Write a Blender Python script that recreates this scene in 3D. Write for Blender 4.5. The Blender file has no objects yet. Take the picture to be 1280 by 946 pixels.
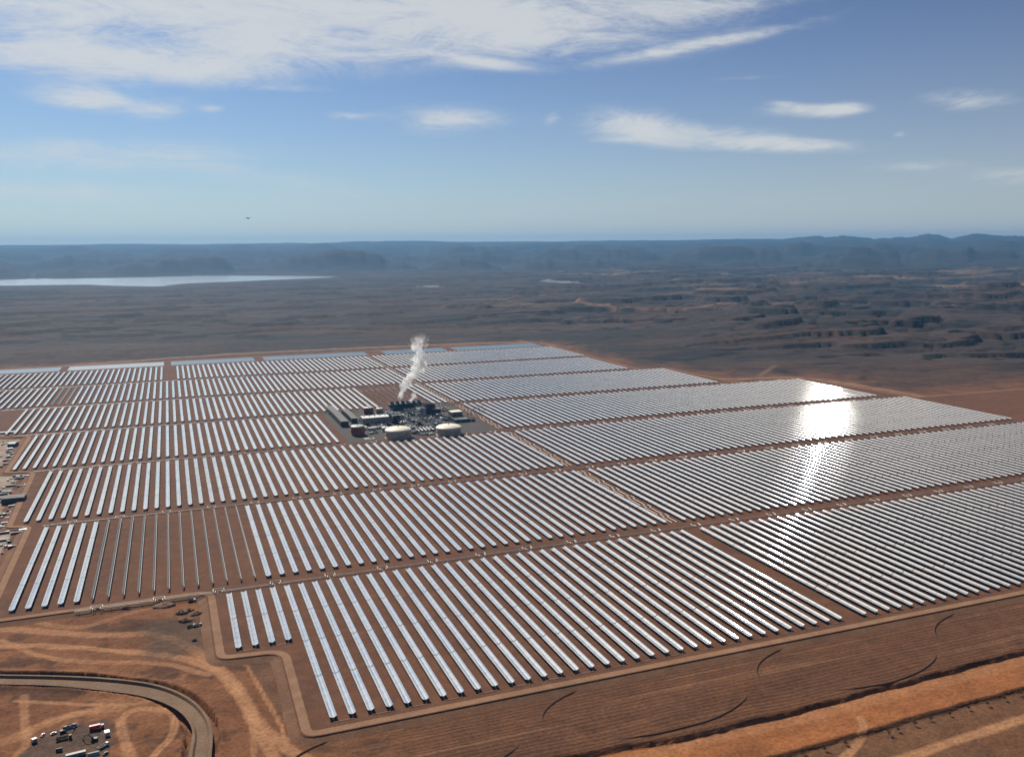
import bpy, bmesh, math, random
import numpy as np
from mathutils import Vector, Matrix
random.seed(7); rng = np.random.default_rng(7)
sc = bpy.context.scene; COL = sc.collection
R = math.radians
P = 15.0                                  # spacing between neighbouring trough rows, metres
# ------------------------------------------------------------------ camera (solved from the row grid)
F, PITCH, YAW, ROLL = 1112.138, R(8.5157), R(20.9709), R(-0.4576)
CAM = np.array([-2.67766 * P, 0.0, 24.30354 * P + 2.8])
cy_, sy_, cp_, sp_ = math.cos(YAW), math.sin(YAW), math.cos(PITCH), math.sin(PITCH)
FW = np.array([sy_ * cp_, cy_ * cp_, -sp_]); RT = np.array([cy_, -sy_, 0.0]); UP = np.cross(RT, FW)
R2 = math.cos(ROLL) * RT + math.sin(ROLL) * UP; U2 = -math.sin(ROLL) * RT + math.cos(ROLL) * UP
cam = bpy.data.cameras.new('camera'); co = bpy.data.objects.new('camera', cam); COL.objects.link(co)
cam.sensor_width = 36; cam.lens = 36 * F / 1280; cam.clip_start = 1; cam.clip_end = 200000
m = Matrix.Identity(4)
for i in range(3): m[i][0], m[i][1], m[i][2], m[i][3] = R2[i], U2[i], -FW[i], CAM[i]
co.matrix_world = m; sc.camera = co
def gp(x, y, z=0.0):
    """ground point (metres) seen at photo position x, y on the level z"""
    d = FW + R2 * (x - 640) / F - U2 * (y - 473) / F
    t = (z - CAM[2]) / d[2]
    return CAM[0] + d[0] * t, CAM[1] + d[1] * t
def sky_dir(x, y):
    d = FW + R2 * (x - 640) / F - U2 * (y - 473) / F
    return math.atan2(d[0], d[1]), math.atan2(d[2], math.hypot(d[0], d[1]))

# ------------------------------------------------------------------ helpers
def tag(o, label=None, cat=None, group=None, kind=None):
    if label: o['label'] = label
    if cat: o['category'] = cat
    if group: o['group'] = group
    if kind: o['kind'] = kind
    return o
def empty(name, loc=(0, 0, 0), rz=0.0):
    o = bpy.data.objects.new(name, None); COL.objects.link(o); o.location = loc; o.rotation_euler = (0, 0, rz)
    o.empty_display_size = 1; return o
class MB:
    def __init__(s): s.v = []; s.f = []; s.mi = []; s.sm = []
    def add(s, vs, fs, mi=0, smooth=False):
        b = len(s.v); s.v += [tuple(map(float, q)) for q in vs]
        for f in fs: s.f.append(tuple(b + i for i in f)); s.mi.append(mi); s.sm.append(smooth)
    def box(s, c, d, rz=0.0, mi=0, taper=1.0):
        x, y, z = d[0] / 2, d[1] / 2, d[2] / 2; ca, sa = math.cos(rz), math.sin(rz); vs = []
        for k in (-1, 1):
            t = taper if k > 0 else 1.0
            for a, b in ((-1, -1), (1, -1), (1, 1), (-1, 1)):
                px, py = a * x * t, b * y * t
                vs.append((c[0] + px * ca - py * sa, c[1] + px * sa + py * ca, c[2] + k * z))
        s.add(vs, [(0, 3, 2, 1), (4, 5, 6, 7), (0, 1, 5, 4), (1, 2, 6, 5), (2, 3, 7, 6), (3, 0, 4, 7)], mi); return s
    def lathe(s, c, prof, n=24, mi=0, cap=True):
        vs = [(c[0] + r * math.cos(2 * math.pi * k / n), c[1] + r * math.sin(2 * math.pi * k / n), c[2] + z) for r, z in prof for k in range(n)]
        fs = []
        for j in range(len(prof) - 1):
            for k in range(n): fs.append((j * n + k, j * n + (k + 1) % n, (j + 1) * n + (k + 1) % n, (j + 1) * n + k))
        s.add(vs, fs, mi, True)
        if cap: s.add(vs[-n:], [tuple(range(n))], mi)
        return s
    def bar(s, a, b, r, n=6, mi=0, r2=None):
        a, b = Vector(a), Vector(b); d = (b - a).normalized(); u = d.orthogonal().normalized(); w = d.cross(u)
        r2 = r if r2 is None else r2
        vs = [a + (u * math.cos(2 * math.pi * k / n) + w * math.sin(2 * math.pi * k / n)) * r for k in range(n)]
        vs += [b + (u * math.cos(2 * math.pi * k / n) + w * math.sin(2 * math.pi * k / n)) * r2 for k in range(n)]
        s.add(vs, [(k, (k + 1) % n, n + (k + 1) % n, n + k) for k in range(n)], mi, n > 5)
        s.add(vs, [tuple(range(n - 1, -1, -1)), tuple(range(n, 2 * n))], mi); return s
    def path(s, pts, r, n=6, mi=0):
        for a, b in zip(pts, pts[1:]): s.bar(a, b, r, n, mi)
        return s
    def mesh(s, name, mats):
        me = bpy.data.meshes.new(name); me.from_pydata(s.v, [], s.f)
        for mm in (mats if isinstance(mats, (list, tuple)) else [mats]): me.materials.append(mm)
        me.polygons.foreach_set('material_index', s.mi); me.polygons.foreach_set('use_smooth', s.sm); me.update(); return me
    def build(s, name, mats, parent=None, loc=None):
        o = bpy.data.objects.new(name, s.mesh(name, mats)); COL.objects.link(o)
        if parent: o.parent = parent
        if loc: o.location = loc
        return o

def nt(name):
    m = bpy.data.materials.new(name); m.use_nodes = True; t = m.node_tree; t.nodes.clear(); return m, t
def N(t, kind, **kw):
    n = t.nodes.new(kind)
    for k, v in kw.items(): setattr(n, k, v)
    return n
def math_node(t, op, a, b=None, c=None, clamp=False):
    n = N(t, 'ShaderNodeMath', operation=op); n.use_clamp = clamp
    for i, v in enumerate((a, b, c)):
        if v is None: continue
        if isinstance(v, (int, float)): n.inputs[i].default_value = v
        else: t.links.new(v, n.inputs[i])
    return n.outputs[0]
def paint(name, col, rough=0.6, metal=0.0, var=0.25, scale=0.4, bump=0.0, spec=0.4):
    """plain coloured surface with uneven wear"""
    m, t = nt(name); L = t.links
    out = N(t, 'ShaderNodeOutputMaterial'); b = N(t, 'ShaderNodeBsdfPrincipled'); L.new(b.outputs[0], out.inputs[0])
    g = N(t, 'ShaderNodeNewGeometry'); n = N(t, 'ShaderNodeTexNoise'); L.new(g.outputs['Position'], n.inputs['Vector'])
    n.inputs['Scale'].default_value = scale; n.inputs['Detail'].default_value = 6; n.inputs['Roughness'].default_value = .65
    mr = N(t, 'ShaderNodeMapRange'); L.new(n.outputs[0], mr.inputs[0])
    mr.inputs[1].default_value = .3; mr.inputs[2].default_value = .7; mr.inputs[3].default_value = 1 - var; mr.inputs[4].default_value = 1 + var * .6
    mx = N(t, 'ShaderNodeMix', data_type='RGBA', blend_type='MULTIPLY'); mx.inputs[0].default_value = 1
    mx.inputs[6].default_value = (*col, 1); L.new(mr.outputs[0], mx.inputs[7]); L.new(mx.outputs[2], b.inputs['Base Color'])
    b.inputs['Roughness'].default_value = rough; b.inputs['Metallic'].default_value = metal; b.inputs['Specular IOR Level'].default_value = spec
    if bump:
        bp = N(t, 'ShaderNodeBump'); bp.inputs['Strength'].default_value = 1; bp.inputs['Distance'].default_value = bump
        L.new(n.outputs[0], bp.inputs['Height']); L.new(bp.outputs[0], b.inputs['Normal'])
    return m
M = {}
ANI = .85
def mirror_material():
    # silvered glass under a film of dust: a sharp reflection, a weak wide one and some scattered light
    m, t = nt('mirror_glass'); L = t.links; out = N(t, 'ShaderNodeOutputMaterial')
    a = N(t, 'ShaderNodeBsdfAnisotropic', distribution='BECKMANN'); a.inputs['Color'].default_value = (.98, .945, .87, 1); a.inputs['Roughness'].default_value = .083; a.inputs['Anisotropy'].default_value = ANI; tv = N(t, 'ShaderNodeCombineXYZ'); tv.inputs[1].default_value = 1; L.new(tv.outputs[0], a.inputs['Tangent'])
    b = N(t, 'ShaderNodeBsdfDiffuse'); b.inputs['Color'].default_value = (.92, .89, .82, 1)
    g = N(t, 'ShaderNodeNewGeometry'); n = N(t, 'ShaderNodeTexNoise'); n.inputs['Scale'].default_value = .03; n.inputs['Detail'].default_value = 5; L.new(g.outputs['Position'], n.inputs['Vector'])
    q = N(t, 'ShaderNodeMapRange'); L.new(n.outputs[0], q.inputs[0]); q.inputs[1].default_value = .3; q.inputs[2].default_value = .7; q.inputs[3].default_value = .19; q.inputs[4].default_value = .31
    wd = N(t, 'ShaderNodeBsdfAnisotropic', distribution='BECKMANN'); wd.inputs['Color'].default_value = (.95, .94, .91, 1); wd.inputs['Roughness'].default_value = .095
    y = N(t, 'ShaderNodeMixShader'); y.inputs[0].default_value = .03; L.new(a.outputs[0], y.inputs[1]); L.new(wd.outputs[0], y.inputs[2])
    x = N(t, 'ShaderNodeMixShader'); L.new(q.outputs[0], x.inputs[0]); L.new(y.outputs[0], x.inputs[1]); L.new(b.outputs[0], x.inputs[2]); L.new(x.outputs[0], out.inputs[0]); return m
M['mirror'] = mirror_material()
M['mirror_back'] = paint('mirror_back', (.21, .21, .21), .6, 0, .25, .3)
M['steel'] = paint('galvanised_steel', (.30, .31, .31), .5, .6, .25, .5)
M['tube'] = paint('receiver_glass', (.10, .10, .11), .2, 0, .1)
M['pipe'] = paint('pipe_cladding', (.55, .50, .43), .45, .2, .25, .2)
M['white'] = paint('white_paint', (.74, .73, .69), .5, 0, .15)
M['cream'] = paint('cream_tank_paint', (.80, .72, .56), .55, 0, .18, .08)
M['cream_wall'] = paint('beige_tank_cladding', (.50, .40, .29), .55, 0, .2, .1)
M['red'] = paint('oxide_red_paint', (.17, .045, .035), .6, 0, .25, .2)
M['maroon'] = paint('maroon_cladding', (.085, .04, .04), .6, 0, .3, .2)
M['bluegrey'] = paint('blue_grey_cladding', (.10, .125, .15), .5, .1, .35, .12)
M['dark'] = paint('dark_steel', (.035, .04, .048), .55, .2, .3, .3)
M['grey'] = paint('grey_sheet', (.22, .215, .21), .55, 0, .25, .15)
M['lightgrey'] = paint('light_grey_sheet', (.42, .42, .41), .5, 0, .2, .2)
M['concrete'] = paint('concrete', (.36, .33, .29), .85, 0, .25, .15)
M['silver'] = paint('bright_cladding', (.75, .76, .78), .28, .9, .15, .3)
M['vred'] = paint('truck_red_paint', (.50, .015, .02), .4, 0, .15)
M['yellow'] = paint('machine_yellow', (.22, .15, .03), .5, 0, .3)
M['green'] = paint('machine_green', (.045, .06, .035), .6, 0, .3)
M['blue'] = paint('blue_sheet', (.14, .22, .30), .5, 0, .25, .2)
M['rubber'] = paint('tyre_rubber', (.02, .02, .02), .85, 0, .2)
M['glass'] = paint('vehicle_glass', (.02, .025, .03), .1, 0, .1)
M['bark'] = paint('bark', (.09, .06, .04), .9, 0, .3)
M['leaf'] = paint('leaves', (.04, .045, .02), .8, 0, .5, .6)
M['brown'] = paint('brown_plank', (.16, .09, .05), .8, 0, .3, .4)
M['asphalt'] = paint('plant_yard_surface', (.036, .028, .0225), .9, 0, .25, .03)
M['bird'] = paint('dark_feathers', (.03, .028, .028), .8, 0, .2)

# ------------------------------------------------------------------ noise on arrays
def perlin(x, y, seed=0):
    xi, yi = np.floor(x).astype(np.int64), np.floor(y).astype(np.int64); xf, yf = x - xi, y - yi
    def gr(ix, iy):
        h = (ix * 374761393 + iy * 668265263 + seed * 1442695041) & 0xffffffff
        h = ((h ^ (h >> 13)) * 1274126177) & 0xffffffff; h = h ^ (h >> 16)
        a = (h & 0xffff) / 65536.0 * 2 * np.pi; return np.cos(a), np.sin(a)
    u, v = xf * xf * xf * (xf * (xf * 6 - 15) + 10), yf * yf * yf * (yf * (yf * 6 - 15) + 10)
    def dot(ix, iy, dx, dy): c, s = gr(ix, iy); return c * dx + s * dy
    a, b = dot(xi, yi, xf, yf), dot(xi + 1, yi, xf - 1, yf); c, d = dot(xi, yi + 1, xf, yf - 1), dot(xi + 1, yi + 1, xf - 1, yf - 1)
    return 1.5 * ((a + (b - a) * u) + ((c + (d - c) * u) - (a + (b - a) * u)) * v)
def fbm(x, y, oct=5, seed=0, gain=.5, ridge=False):
    s = 0; amp = 1.0; tot = 0
    for o in range(oct):
        n = perlin(x * 2 ** o + 17.3 * o, y * 2 ** o - 9.1 * o, seed + o)
        s = s + amp * ((1 - 2 * np.abs(n)) if ridge else n); tot += amp; amp *= gain
    return s / tot
def ss(a, b, x): t = np.clip((x - a) / (b - a), 0, 1); return t * t * (3 - 2 * t)
def seg_dist(x, y, pts, closed=False):
    d = np.full(x.shape, 1e12); pts = list(pts); pts = pts + [pts[0]] if closed else pts
    for (ax, ay), (bx, by) in zip(pts, pts[1:]):
        ex, ey = bx - ax, by - ay; t = np.clip(((x - ax) * ex + (y - ay) * ey) / (ex * ex + ey * ey + 1e-9), 0, 1)
        d = np.minimum(d, (x - ax - t * ex) ** 2 + (y - ay - t * ey) ** 2)
    return np.sqrt(d)
def inside(x, y, pts):
    r = np.zeros(x.shape, bool); n = len(pts)
    for i in range(n):
        (ax, ay), (bx, by) = pts[i], pts[(i + 1) % n]
        if ay == by: continue
        c = ((ay > y) != (by > y)) & (x < (bx - ax) * (y - ay) / (by - ay) + ax); r ^= c
    return r
def smooth_line(pts, k=3):
    pts = [tuple(q) for q in pts]
    for _ in range(k):
        q = [pts[0]]
        for a, b in zip(pts, pts[1:]):
            q += [(.75 * a[0] + .25 * b[0], .75 * a[1] + .25 * b[1]), (.25 * a[0] + .75 * b[0], .25 * a[1] + .75 * b[1])]
        pts = q + [pts[-1]]
    return pts

# ------------------------------------------------------------------ the field layout (in row spacings)
Y0 = [43.9 + 22.15 * k for k in range(7)]; Y1 = [v + 19.7 for v in Y0]
PAD = [(2.2, 42.7), (140, 42.7), (140, 106.8), (107.5, 107.8), (105.5, 130.9), (91, 131.2), (89.5, 153.4), (83.5, 153.6), (84.5, 207.5),
       (-52, 207.5), (-52, 141.8), (-27.5, 141.6), (-24.6, 131.4), (-21.3, 130.6), (-21.1, 109.6), (-18.2, 109.0), (-17.6, 87.4), (-15.9, 87.0), (-15.7, 64.7), (-1.5, 64.7),
       (-1.4, 53.4), (2.3, 53.0)]
PADM = [(x * P, y * P) for x, y in PAD]
PZ = -3.2                                 # natural ground beside the raised field
Gpt = lambda pts, z=PZ: [gp(x, y, z) for x, y in pts]
CANAL_O = smooth_line(Gpt([(-60, 843), (0, 845), (70, 846), (140, 849.5), (197, 857), (235, 873), (256, 894), (262, 915), (259, 946), (257, 990)]))
CANAL_I = smooth_line(Gpt([(-60, 852), (0, 854), (70, 855), (130, 861), (185, 868), (225, 884), (243, 905), (245, 922), (240, 946), (238, 990)]))
CANAL_C = [((a[0] + b[0]) / 2, (a[1] + b[1]) / 2) for a, b in zip(CANAL_O, CANAL_I)]
TRACKS = [  # photo positions along dirt tracks, half width in metres, strength
    ([(-40, 782), (60, 790), (140, 795), (200, 790), (250, 815), (290, 850), (320, 900), (350, 930), (400, 960)], 7, .8),
    ([(-40, 812), (60, 806), (120, 812), (200, 816), (265, 832), (300, 868), (330, 925), (350, 960)], 6, .9),
    ([(-40, 760), (20, 770), (90, 788), (150, 770), (190, 758)], 5, .5),
    ([(150, 905), (158, 890), (185, 884), (215, 890), (221, 903), (212, 922), (190, 945), (180, 970)], 3.5, .9),
    ([(20, 876), (60, 878), (110, 881), (160, 882), (205, 874), (228, 872)], 2.5, .8),
    ([(30, 870), (30, 900), (36, 930), (15, 950)], 4, .7), ([(150, 900), (155, 925), (170, 960)], 5, .8),
    ([(60, 905), (100, 890), (150, 886)], 6, .6), ([(-20, 935), (20, 925), (60, 900), (120, 888)], 7, .6),
    ([(0, 800), (50, 822), (110, 830), (200, 826), (260, 845)], 4, .7),
    ([(308, 830), (330, 870), (352, 905), (360, 935)], 2, .7), ([(300, 868), (316, 905), (318, 960)], 2.5, .6),
    ([(345, 925), (420, 920), (500, 910)], 4, .5),
    ([(1000, 975), (1103, 946), (1190, 918), (1290, 886)], 5.5, 1.0), ([(1010, 960), (1060, 935), (1082, 905), (1076, 892)], 4, .9),
    ([(400, 975), (620, 960), (760, 955), (900, 915), (1060, 878), (1290, 818)], 9, .45),
]
FARTRACKS = [([(650, 426), (690, 434), (740, 449), (790, 464), (860, 468), (900, 475), (1000, 470), (1100, 486), (1180, 500), (1290, 527)], 14, 1.0),
             ([(-10, 463), (60, 459), (150, 452), (330, 440), (520, 432), (640, 427), (690, 432)], 22, .9),
             ([(720, 378), (820, 386), (960, 376), (1290, 384)], 26, .7),
             ([(950, 470), (968, 456)], 9, .5), ([(455, 414), (500, 413)], 9, .45)]
TR = [(smooth_line(Gpt(p), 2), w, s) for p, w, s in TRACKS]; FTR = [(smooth_line(Gpt(p), 2), w, s) for p, w, s in FARTRACKS]
LAKEZ = -42.0
LAKE = smooth_line([gp(x, y, LAKEZ) for x, y in [(-260, 357), (-90, 357), (0, 357), (60, 356.6), (110, 355.6), (150, 357.5), (205, 358.6), (208, 356), (260, 353), (330, 350.5), (425, 346.6),
        (400, 345.4), (300, 344.8), (200, 345), (100, 345), (0, 345.6), (-90, 346.5), (-260, 348)]], 2)
LAKE = [(x + 0, y + 130 * float(fbm(np.array([x / 420]), np.array([y / 900]), 4, 77)[0])) for x, y in smooth_line(LAKE, 1)]
STRIPS = [[gp(x, y, -30) for x, y in q] for q in ([(668, 352.6), (700, 352), (752, 353), (750, 354.2), (705, 354)], [(520, 356.4), (545, 356), (565, 356.8), (540, 357.2)])]
RINGS = [((305 + 203 * k, 596 - 1.5 * k), 92, 45) for k in range(-1, 4)]
YL1 = lambda x: np.interp(x, [-200, 60, 183, 306, 414, 669, 1000], [575, 575, 556, 541, 544, 550, 556])
YL2 = lambda x: np.interp(x, [-200, 60, 320, 616, 1000], [470, 485, 500, 506, 512])
def front(x, y):
    """levelled terraces in front of the field: each scarp faces the camera"""
    on = ss(20, 140, x)
    n = 3 * fbm(x / 40, y / 40, 3, 91)
    h = -3.4 * (1 - ss(0, 4, y - YL1(x) + 2.5 + n)) * on - 2.8 * (1 - ss(0, 3.5, y - YL2(x) + 2.5 + n)) * on
    return h
def height(x, y, near=False):
    d = seg_dist(x, y, PADM, True); ins = inside(x, y, PADM)
    d = np.where(ins, 0, d); far = ss(60, 1600, d) * ss(600, 1500, y)
    h = PZ + fbm(x / 90, y / 90, 4, 3) * 2.2 * ss(4, 60, d) * (1 - ss(3000, 5000, y))
    # badlands and mesas beyond the field
    b = fbm(x / 1500, y / 900, 5, 11); r = fbm(x / 520, y / 330, 4, 21, ridge=True)
    lv = b * 3.4 + .42 * fbm(x / 260, y / 180, 5, 27, .6); k = np.floor(lv); fr = lv - k
    ter = (k + .7 * ss(.70, .78, fr) + .3 * ss(.30, .35, fr)) * 32
    right = ss(-.05, .25, np.arctan2(x - CAM[0], y) - YAW * .8 + .12 * fbm(y / 2500, x / 2500, 2, 5))
    rough = .50 + .50 * right
    h = h + far * (ter * (.62 + .58 * right) - 8 + 13 * r * rough + 8 * fbm(x / 150, y / 110, 5, 31, .62) * rough + 5 * right * fbm(x / 60, y / 45, 4, 37, .6, True))
    h = h - far * ss(3200, 8000, y) * 24
    lk = inside(x, y, LAKE); ld = seg_dist(x, y, LAKE, True); ld = np.where(lk, -ld, ld)
    h = np.where(lk, LAKEZ - 6, h + (LAKEZ + 2 - h) * (1 - ss(20, 1800, ld)))
    if near:
        yard = ss(-600, -560, x) * (1 - ss(-265, -240, x)) * ss(900, 990, y)
        h = h + front(x, y)
        lf = 1 - ss(40, 120, x)
        soft = lf * ss(3, 25, d)
        h = h + soft * (2.6 * fbm(x / 75, y / 60, 3, 41) + .35 * fbm(x / 17, y / 15, 3, 42, ridge=True) + .3 * fbm(x / 6, y / 6, 2, 47))
        cd = seg_dist(x, y, CANAL_C); h = h + 1.4 * np.exp(-((cd - 14) / 4.0) ** 2); h = np.where(cd < 12.5, np.minimum(h, PZ - 5), h)
    return h, d
def lin(c): return np.array([(v / 12.92 if v <= .04045 else ((v + .055) / 1.055) ** 2.4) for v in [q / 255 for q in c]])
SOIL, SAND, DIRT, PLAIN_DARK, PALE = np.array([.135, .062, .032]), np.array([.25, .125, .060]), np.array([.066, .034, .021]), np.array([.026, .022, .0205]), np.array([.36, .225, .135])
def mixc(a, b, t): return a + (b - a) * np.clip(t, 0, 1)[..., None]
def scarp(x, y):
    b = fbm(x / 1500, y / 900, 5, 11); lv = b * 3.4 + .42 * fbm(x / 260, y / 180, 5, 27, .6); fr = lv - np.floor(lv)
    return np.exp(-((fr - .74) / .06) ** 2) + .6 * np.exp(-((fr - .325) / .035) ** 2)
def albedo(x, y, h, d, near=False):
    n1 = fbm(x / 160, y / 130, 5, 51); n2 = fbm(x / 45, y / 40, 5, 52); n3 = fbm(x / 900, y / 600, 4, 53)
    c = np.broadcast_to(SOIL, x.shape + (3,)).copy()
    c = mixc(c, SAND, .12 + .8 * n1 + .35 * n2) if near else mixc(c, DIRT, .2 + .9 * n1)
    if near:
        c = mixc(c, DIRT, ss(.06, .22, -fbm(x / 70 + 5, y / 55, 6, 57, .6)) * .85)
        rt = ss(20, 140, x)
        strip = rt * ss(-2, 2, y - YL1(x)) ; c = mixc(c, np.array([.088, .045, .027]), strip * (.85 + .3 * n2))
        wave = fbm(x / 300, y / 9, 4, 58); c = mixc(c, np.array([.17, .095, .058]), strip * ss(.1, .5, wave) * .7)
        ban = rt * (1 - ss(-2, 2, y - YL1(x))) * ss(-2, 2, y - YL2(x)); c = mixc(c, np.array([.27, .112, .045]), ban * (.75 + .5 * n2))
        low = rt * (1 - ss(-2, 2, y - YL2(x))); c = mixc(c, np.array([.115, .066, .040]), low * (.7 + .4 * n1))
        for pts, w, s in TR:
            q = seg_dist(x, y, pts); ww = w * (1 + .6 * n2); f = (1 - ss(.6 * w, 1.08 * ww + .1, q)) * s
            rut = .75 + .5 * fbm(q / 1.6, x * 0 + .5, 2, 59); c = mixc(c, PALE * np.array([.93, .84, .78]), f * rut * .85)
        bx, by = gp(230, 792, PZ); q = np.hypot((x - bx) / 48, (y - by) / 60); c = mixc(c, np.array([.075, .055, .043]), (1 - ss(.5, 1.15, q + .5 * n2)) * .75)
        bas = inside(x, y, Gpt([(305, 822), (352, 816), (374, 845), (384, 900), (352, 896)])); c = mixc(c, np.array([.095, .057, .038]), bas * .7)
        cp = inside(x, y, Gpt([(20, 946), (60, 915), (135, 898), (142, 922), (132, 970), (20, 975)])); c = mixc(c, np.array([.075, .058, .05]), cp * .8)
    else:
        dark = ss(15, 170, d + 90 * n2 + 60 * n1) * ss(1200, 2200, y)
        c = mixc(c, PLAIN_DARK, dark * (.85 + .5 * n3 + .25 * n2)); c = mixc(c, np.array([.055, .041, .034]), dark * ss(.05, .4, fbm(x / 700, y / 260, 5, 61)) * .8)  # plain turns very dark away from the field
        c = mixc(c, np.array([.013, .012, .0125]), dark * ss(.12, .42, fbm(x / 800 + 9, y / 350, 5, 62)) * .8)
        c = mixc(c, np.array([.010, .009, .009]), dark * scarp(x, y) * (.45 + .5 * ss(.0, .3, np.arctan2(x, y) - .2)))  # dark caprock on the terrace steps, their shade painted in with it
        c = mixc(c, np.array([.075, .046, .034]), dark * ss(.15, .5, fbm(x / 420 + 3, y / 150, 5, 68)) * .55)
        c = mixc(c, PALE * .55, ss(4600, 5400, y) * ss(.12, .5, fbm(x / 2600, y / 420, 4, 63)) * ss(-.02, .2, np.arctan2(x, y) - .25) * .8)
        yd = inside(x, y, [(-1200, 985), (-252, 985), (-254, 1303), (-280, 1316), (-290, 1632), (-329, 1652), (-331, 1955), (-430, 2110), (-1200, 2110)])
        c = mixc(c, np.array([.30, .24, .185]), yd * (.8 + .8 * n2))
        for pts, w, s in FTR: q = seg_dist(x, y, pts); c = mixc(c, np.array([.25, .14, .09]), (1 - ss(.4 * w, 1.5 * w * (1 + .5 * n2), q)) * s * .8)
        for pts in STRIPS: c = mixc(c, np.array([.20, .19, .19]), inside(x, y, pts).astype(float))
        sh = (1 - ss(5, 160, np.abs(seg_dist(x, y, LAKE, True)))); c = mixc(c, np.array([.22, .19, .16]), sh * .5)
    c = c * (np.array([1.12, 1.0, .88]) if near else 1.0) * (1 + .25 * fbm(x / 14, y / 14, 3, 66))[..., None]
    return np.clip(c, .01, .8)
def soil_material(name, furrow=False, fine=.35):
    m, t = nt(name); L = t.links
    out = N(t, 'ShaderNodeOutputMaterial'); b = N(t, 'ShaderNodeBsdfPrincipled'); L.new(b.outputs[0], out.inputs[0])
    at = N(t, 'ShaderNodeAttribute', attribute_name='soil'); g = N(t, 'ShaderNodeNewGeometry')
    n = N(t, 'ShaderNodeTexNoise'); n.inputs['Scale'].default_value = fine; n.inputs['Detail'].default_value = 8; n.inputs['Roughness'].default_value = .7
    L.new(g.outputs['Position'], n.inputs['Vector'])
    mr = N(t, 'ShaderNodeMapRange'); L.new(n.outputs[0], mr.inputs[0]); mr.inputs[1].default_value = .3; mr.inputs[2].default_value = .7; mr.inputs[3].default_value = .62; mr.inputs[4].default_value = 1.36
    mx = N(t, 'ShaderNodeMix', data_type='RGBA', blend_type='MULTIPLY'); mx.inputs[0].default_value = 1
    tone = mr.outputs[0]
    if furrow:
        fa = N(t, 'ShaderNodeAttribute', attribute_name='furrow')
        mp = N(t, 'ShaderNodeMapping'); L.new(g.outputs['Position'], mp.inputs[0]); mp.inputs['Scale'].default_value = (.012, .27, 1)
        wv = N(t, 'ShaderNodeTexWave', wave_type='BANDS', bands_direction='Y'); wv.inputs['Scale'].default_value = .24; wv.inputs['Distortion'].default_value = 5; wv.inputs['Detail'].default_value = 3
        L.new(mp.outputs[0], wv.inputs['Vector']); f = math_node(t, 'MULTIPLY', wv.outputs['Fac'], fa.outputs['Fac'])
        tone = math_node(t, 'MULTIPLY', tone, math_node(t, 'MULTIPLY_ADD', f, .24, math_node(t, 'MULTIPLY_ADD', fa.outputs['Fac'], -.12, 1.0)))
    L.new(at.outputs['Color'], mx.inputs[6]); L.new(tone, mx.inputs[7]); L.new(mx.outputs[2], b.inputs['Base Color'])
    b.inputs['Roughness'].default_value = .95; b.inputs['Specular IOR Level'].default_value = .12
    bp = N(t, 'ShaderNodeBump'); bp.inputs['Distance'].default_value = 1.2; bp.inputs['Strength'].default_value = .8; hsrc = n.outputs[0]
    if furrow: hsrc = math_node(t, 'MULTIPLY_ADD', f, .25, n.outputs[0])
    L.new(hsrc, bp.inputs['Height']); L.new(bp.outputs[0], b.inputs['Normal'])
    return m
def grid_object(name, X, Y, Z, C, mat, kind='structure', extra=None):
    nr, nc = X.shape; me = bpy.data.meshes.new(name); nv = nr * nc
    me.vertices.add(nv); me.vertices.foreach_set('co', np.stack([X, Y, Z], -1).reshape(-1).astype(np.float32))
    i = np.arange(nv).reshape(nr, nc); q = np.stack([i[:-1, :-1], i[:-1, 1:], i[1:, 1:], i[1:, :-1]], -1).reshape(-1, 4); nf = len(q)
    me.loops.add(nf * 4); me.loops.foreach_set('vertex_index', q.reshape(-1).astype(np.int32))
    me.polygons.add(nf); me.polygons.foreach_set('loop_start', np.arange(0, nf * 4, 4, dtype=np.int32))
    me.polygons.foreach_set('use_smooth', np.ones(nf, bool)); me.update(calc_edges=True)
    if C is not None:
        a = me.color_attributes.new('soil', 'FLOAT_COLOR', 'POINT'); a.data.foreach_set('color', np.concatenate([C, np.ones(C.shape[:-1] + (1,))], -1).reshape(-1).astype(np.float32))
    if extra is not None:
        a = me.attributes.new('furrow', 'FLOAT', 'POINT'); a.data.foreach_set('value', extra.reshape(-1).astype(np.float32))
    me.materials.append(mat); o = bpy.data.objects.new(name, me); COL.objects.link(o); tag(o, kind=kind); return o
M['soil_near'] = soil_material('bare_red_soil', True, .30); M['soil_far'] = soil_material('desert_soil', False, .03); M['rock'] = soil_material('hill_rock', False, .004)
# near ground
gx, gy = np.arange(-560, 1021, 1.6), np.arange(395, 1031, 1.6)
X, Y = np.meshgrid(gx, gy); h, d = height(X, Y, True); hb, _ = h, d
edge = np.minimum.reduce([X + 560, 1020 - X, Y - 395, 1030 - Y]); h = h - np.where(inside(X, Y, PADM) & (d == 0), ss(0, 14, seg_dist(X, Y, PADM, True)) * 3, 0)
fur = ss(30, 140, X) * ss(-1, 2, Y - YL1(X))
near_h = (gx, gy, h)
grid_object('ground', X, Y, h, albedo(X, Y, h, d, True), M['soil_near'], extra=fur)
# wide plain, polar grid about the viewpoint
ang = np.concatenate([np.linspace(-180, -32, 50)[:-1], np.linspace(-32, 74, 680), np.linspace(74, 180, 40)[1:]]) * np.pi / 180
rad = np.exp(np.linspace(math.log(250), math.log(14500), 680)); A, Rr = np.meshgrid(ang, rad)
X, Y = CAM[0] + Rr * np.sin(A), Rr * np.cos(A); h, d = height(X, Y)
h = h - 14 * ss(0, 60, np.minimum.reduce([X + 555, 1015 - X, Y - 400, 1025 - Y])) - np.where(d == 0, 3, 0) * ss(0, 60, seg_dist(X, Y, PADM, True))
grid_object('desert_plain', X, Y, h, albedo(X, Y, h, d), M['soil_far'])
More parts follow.
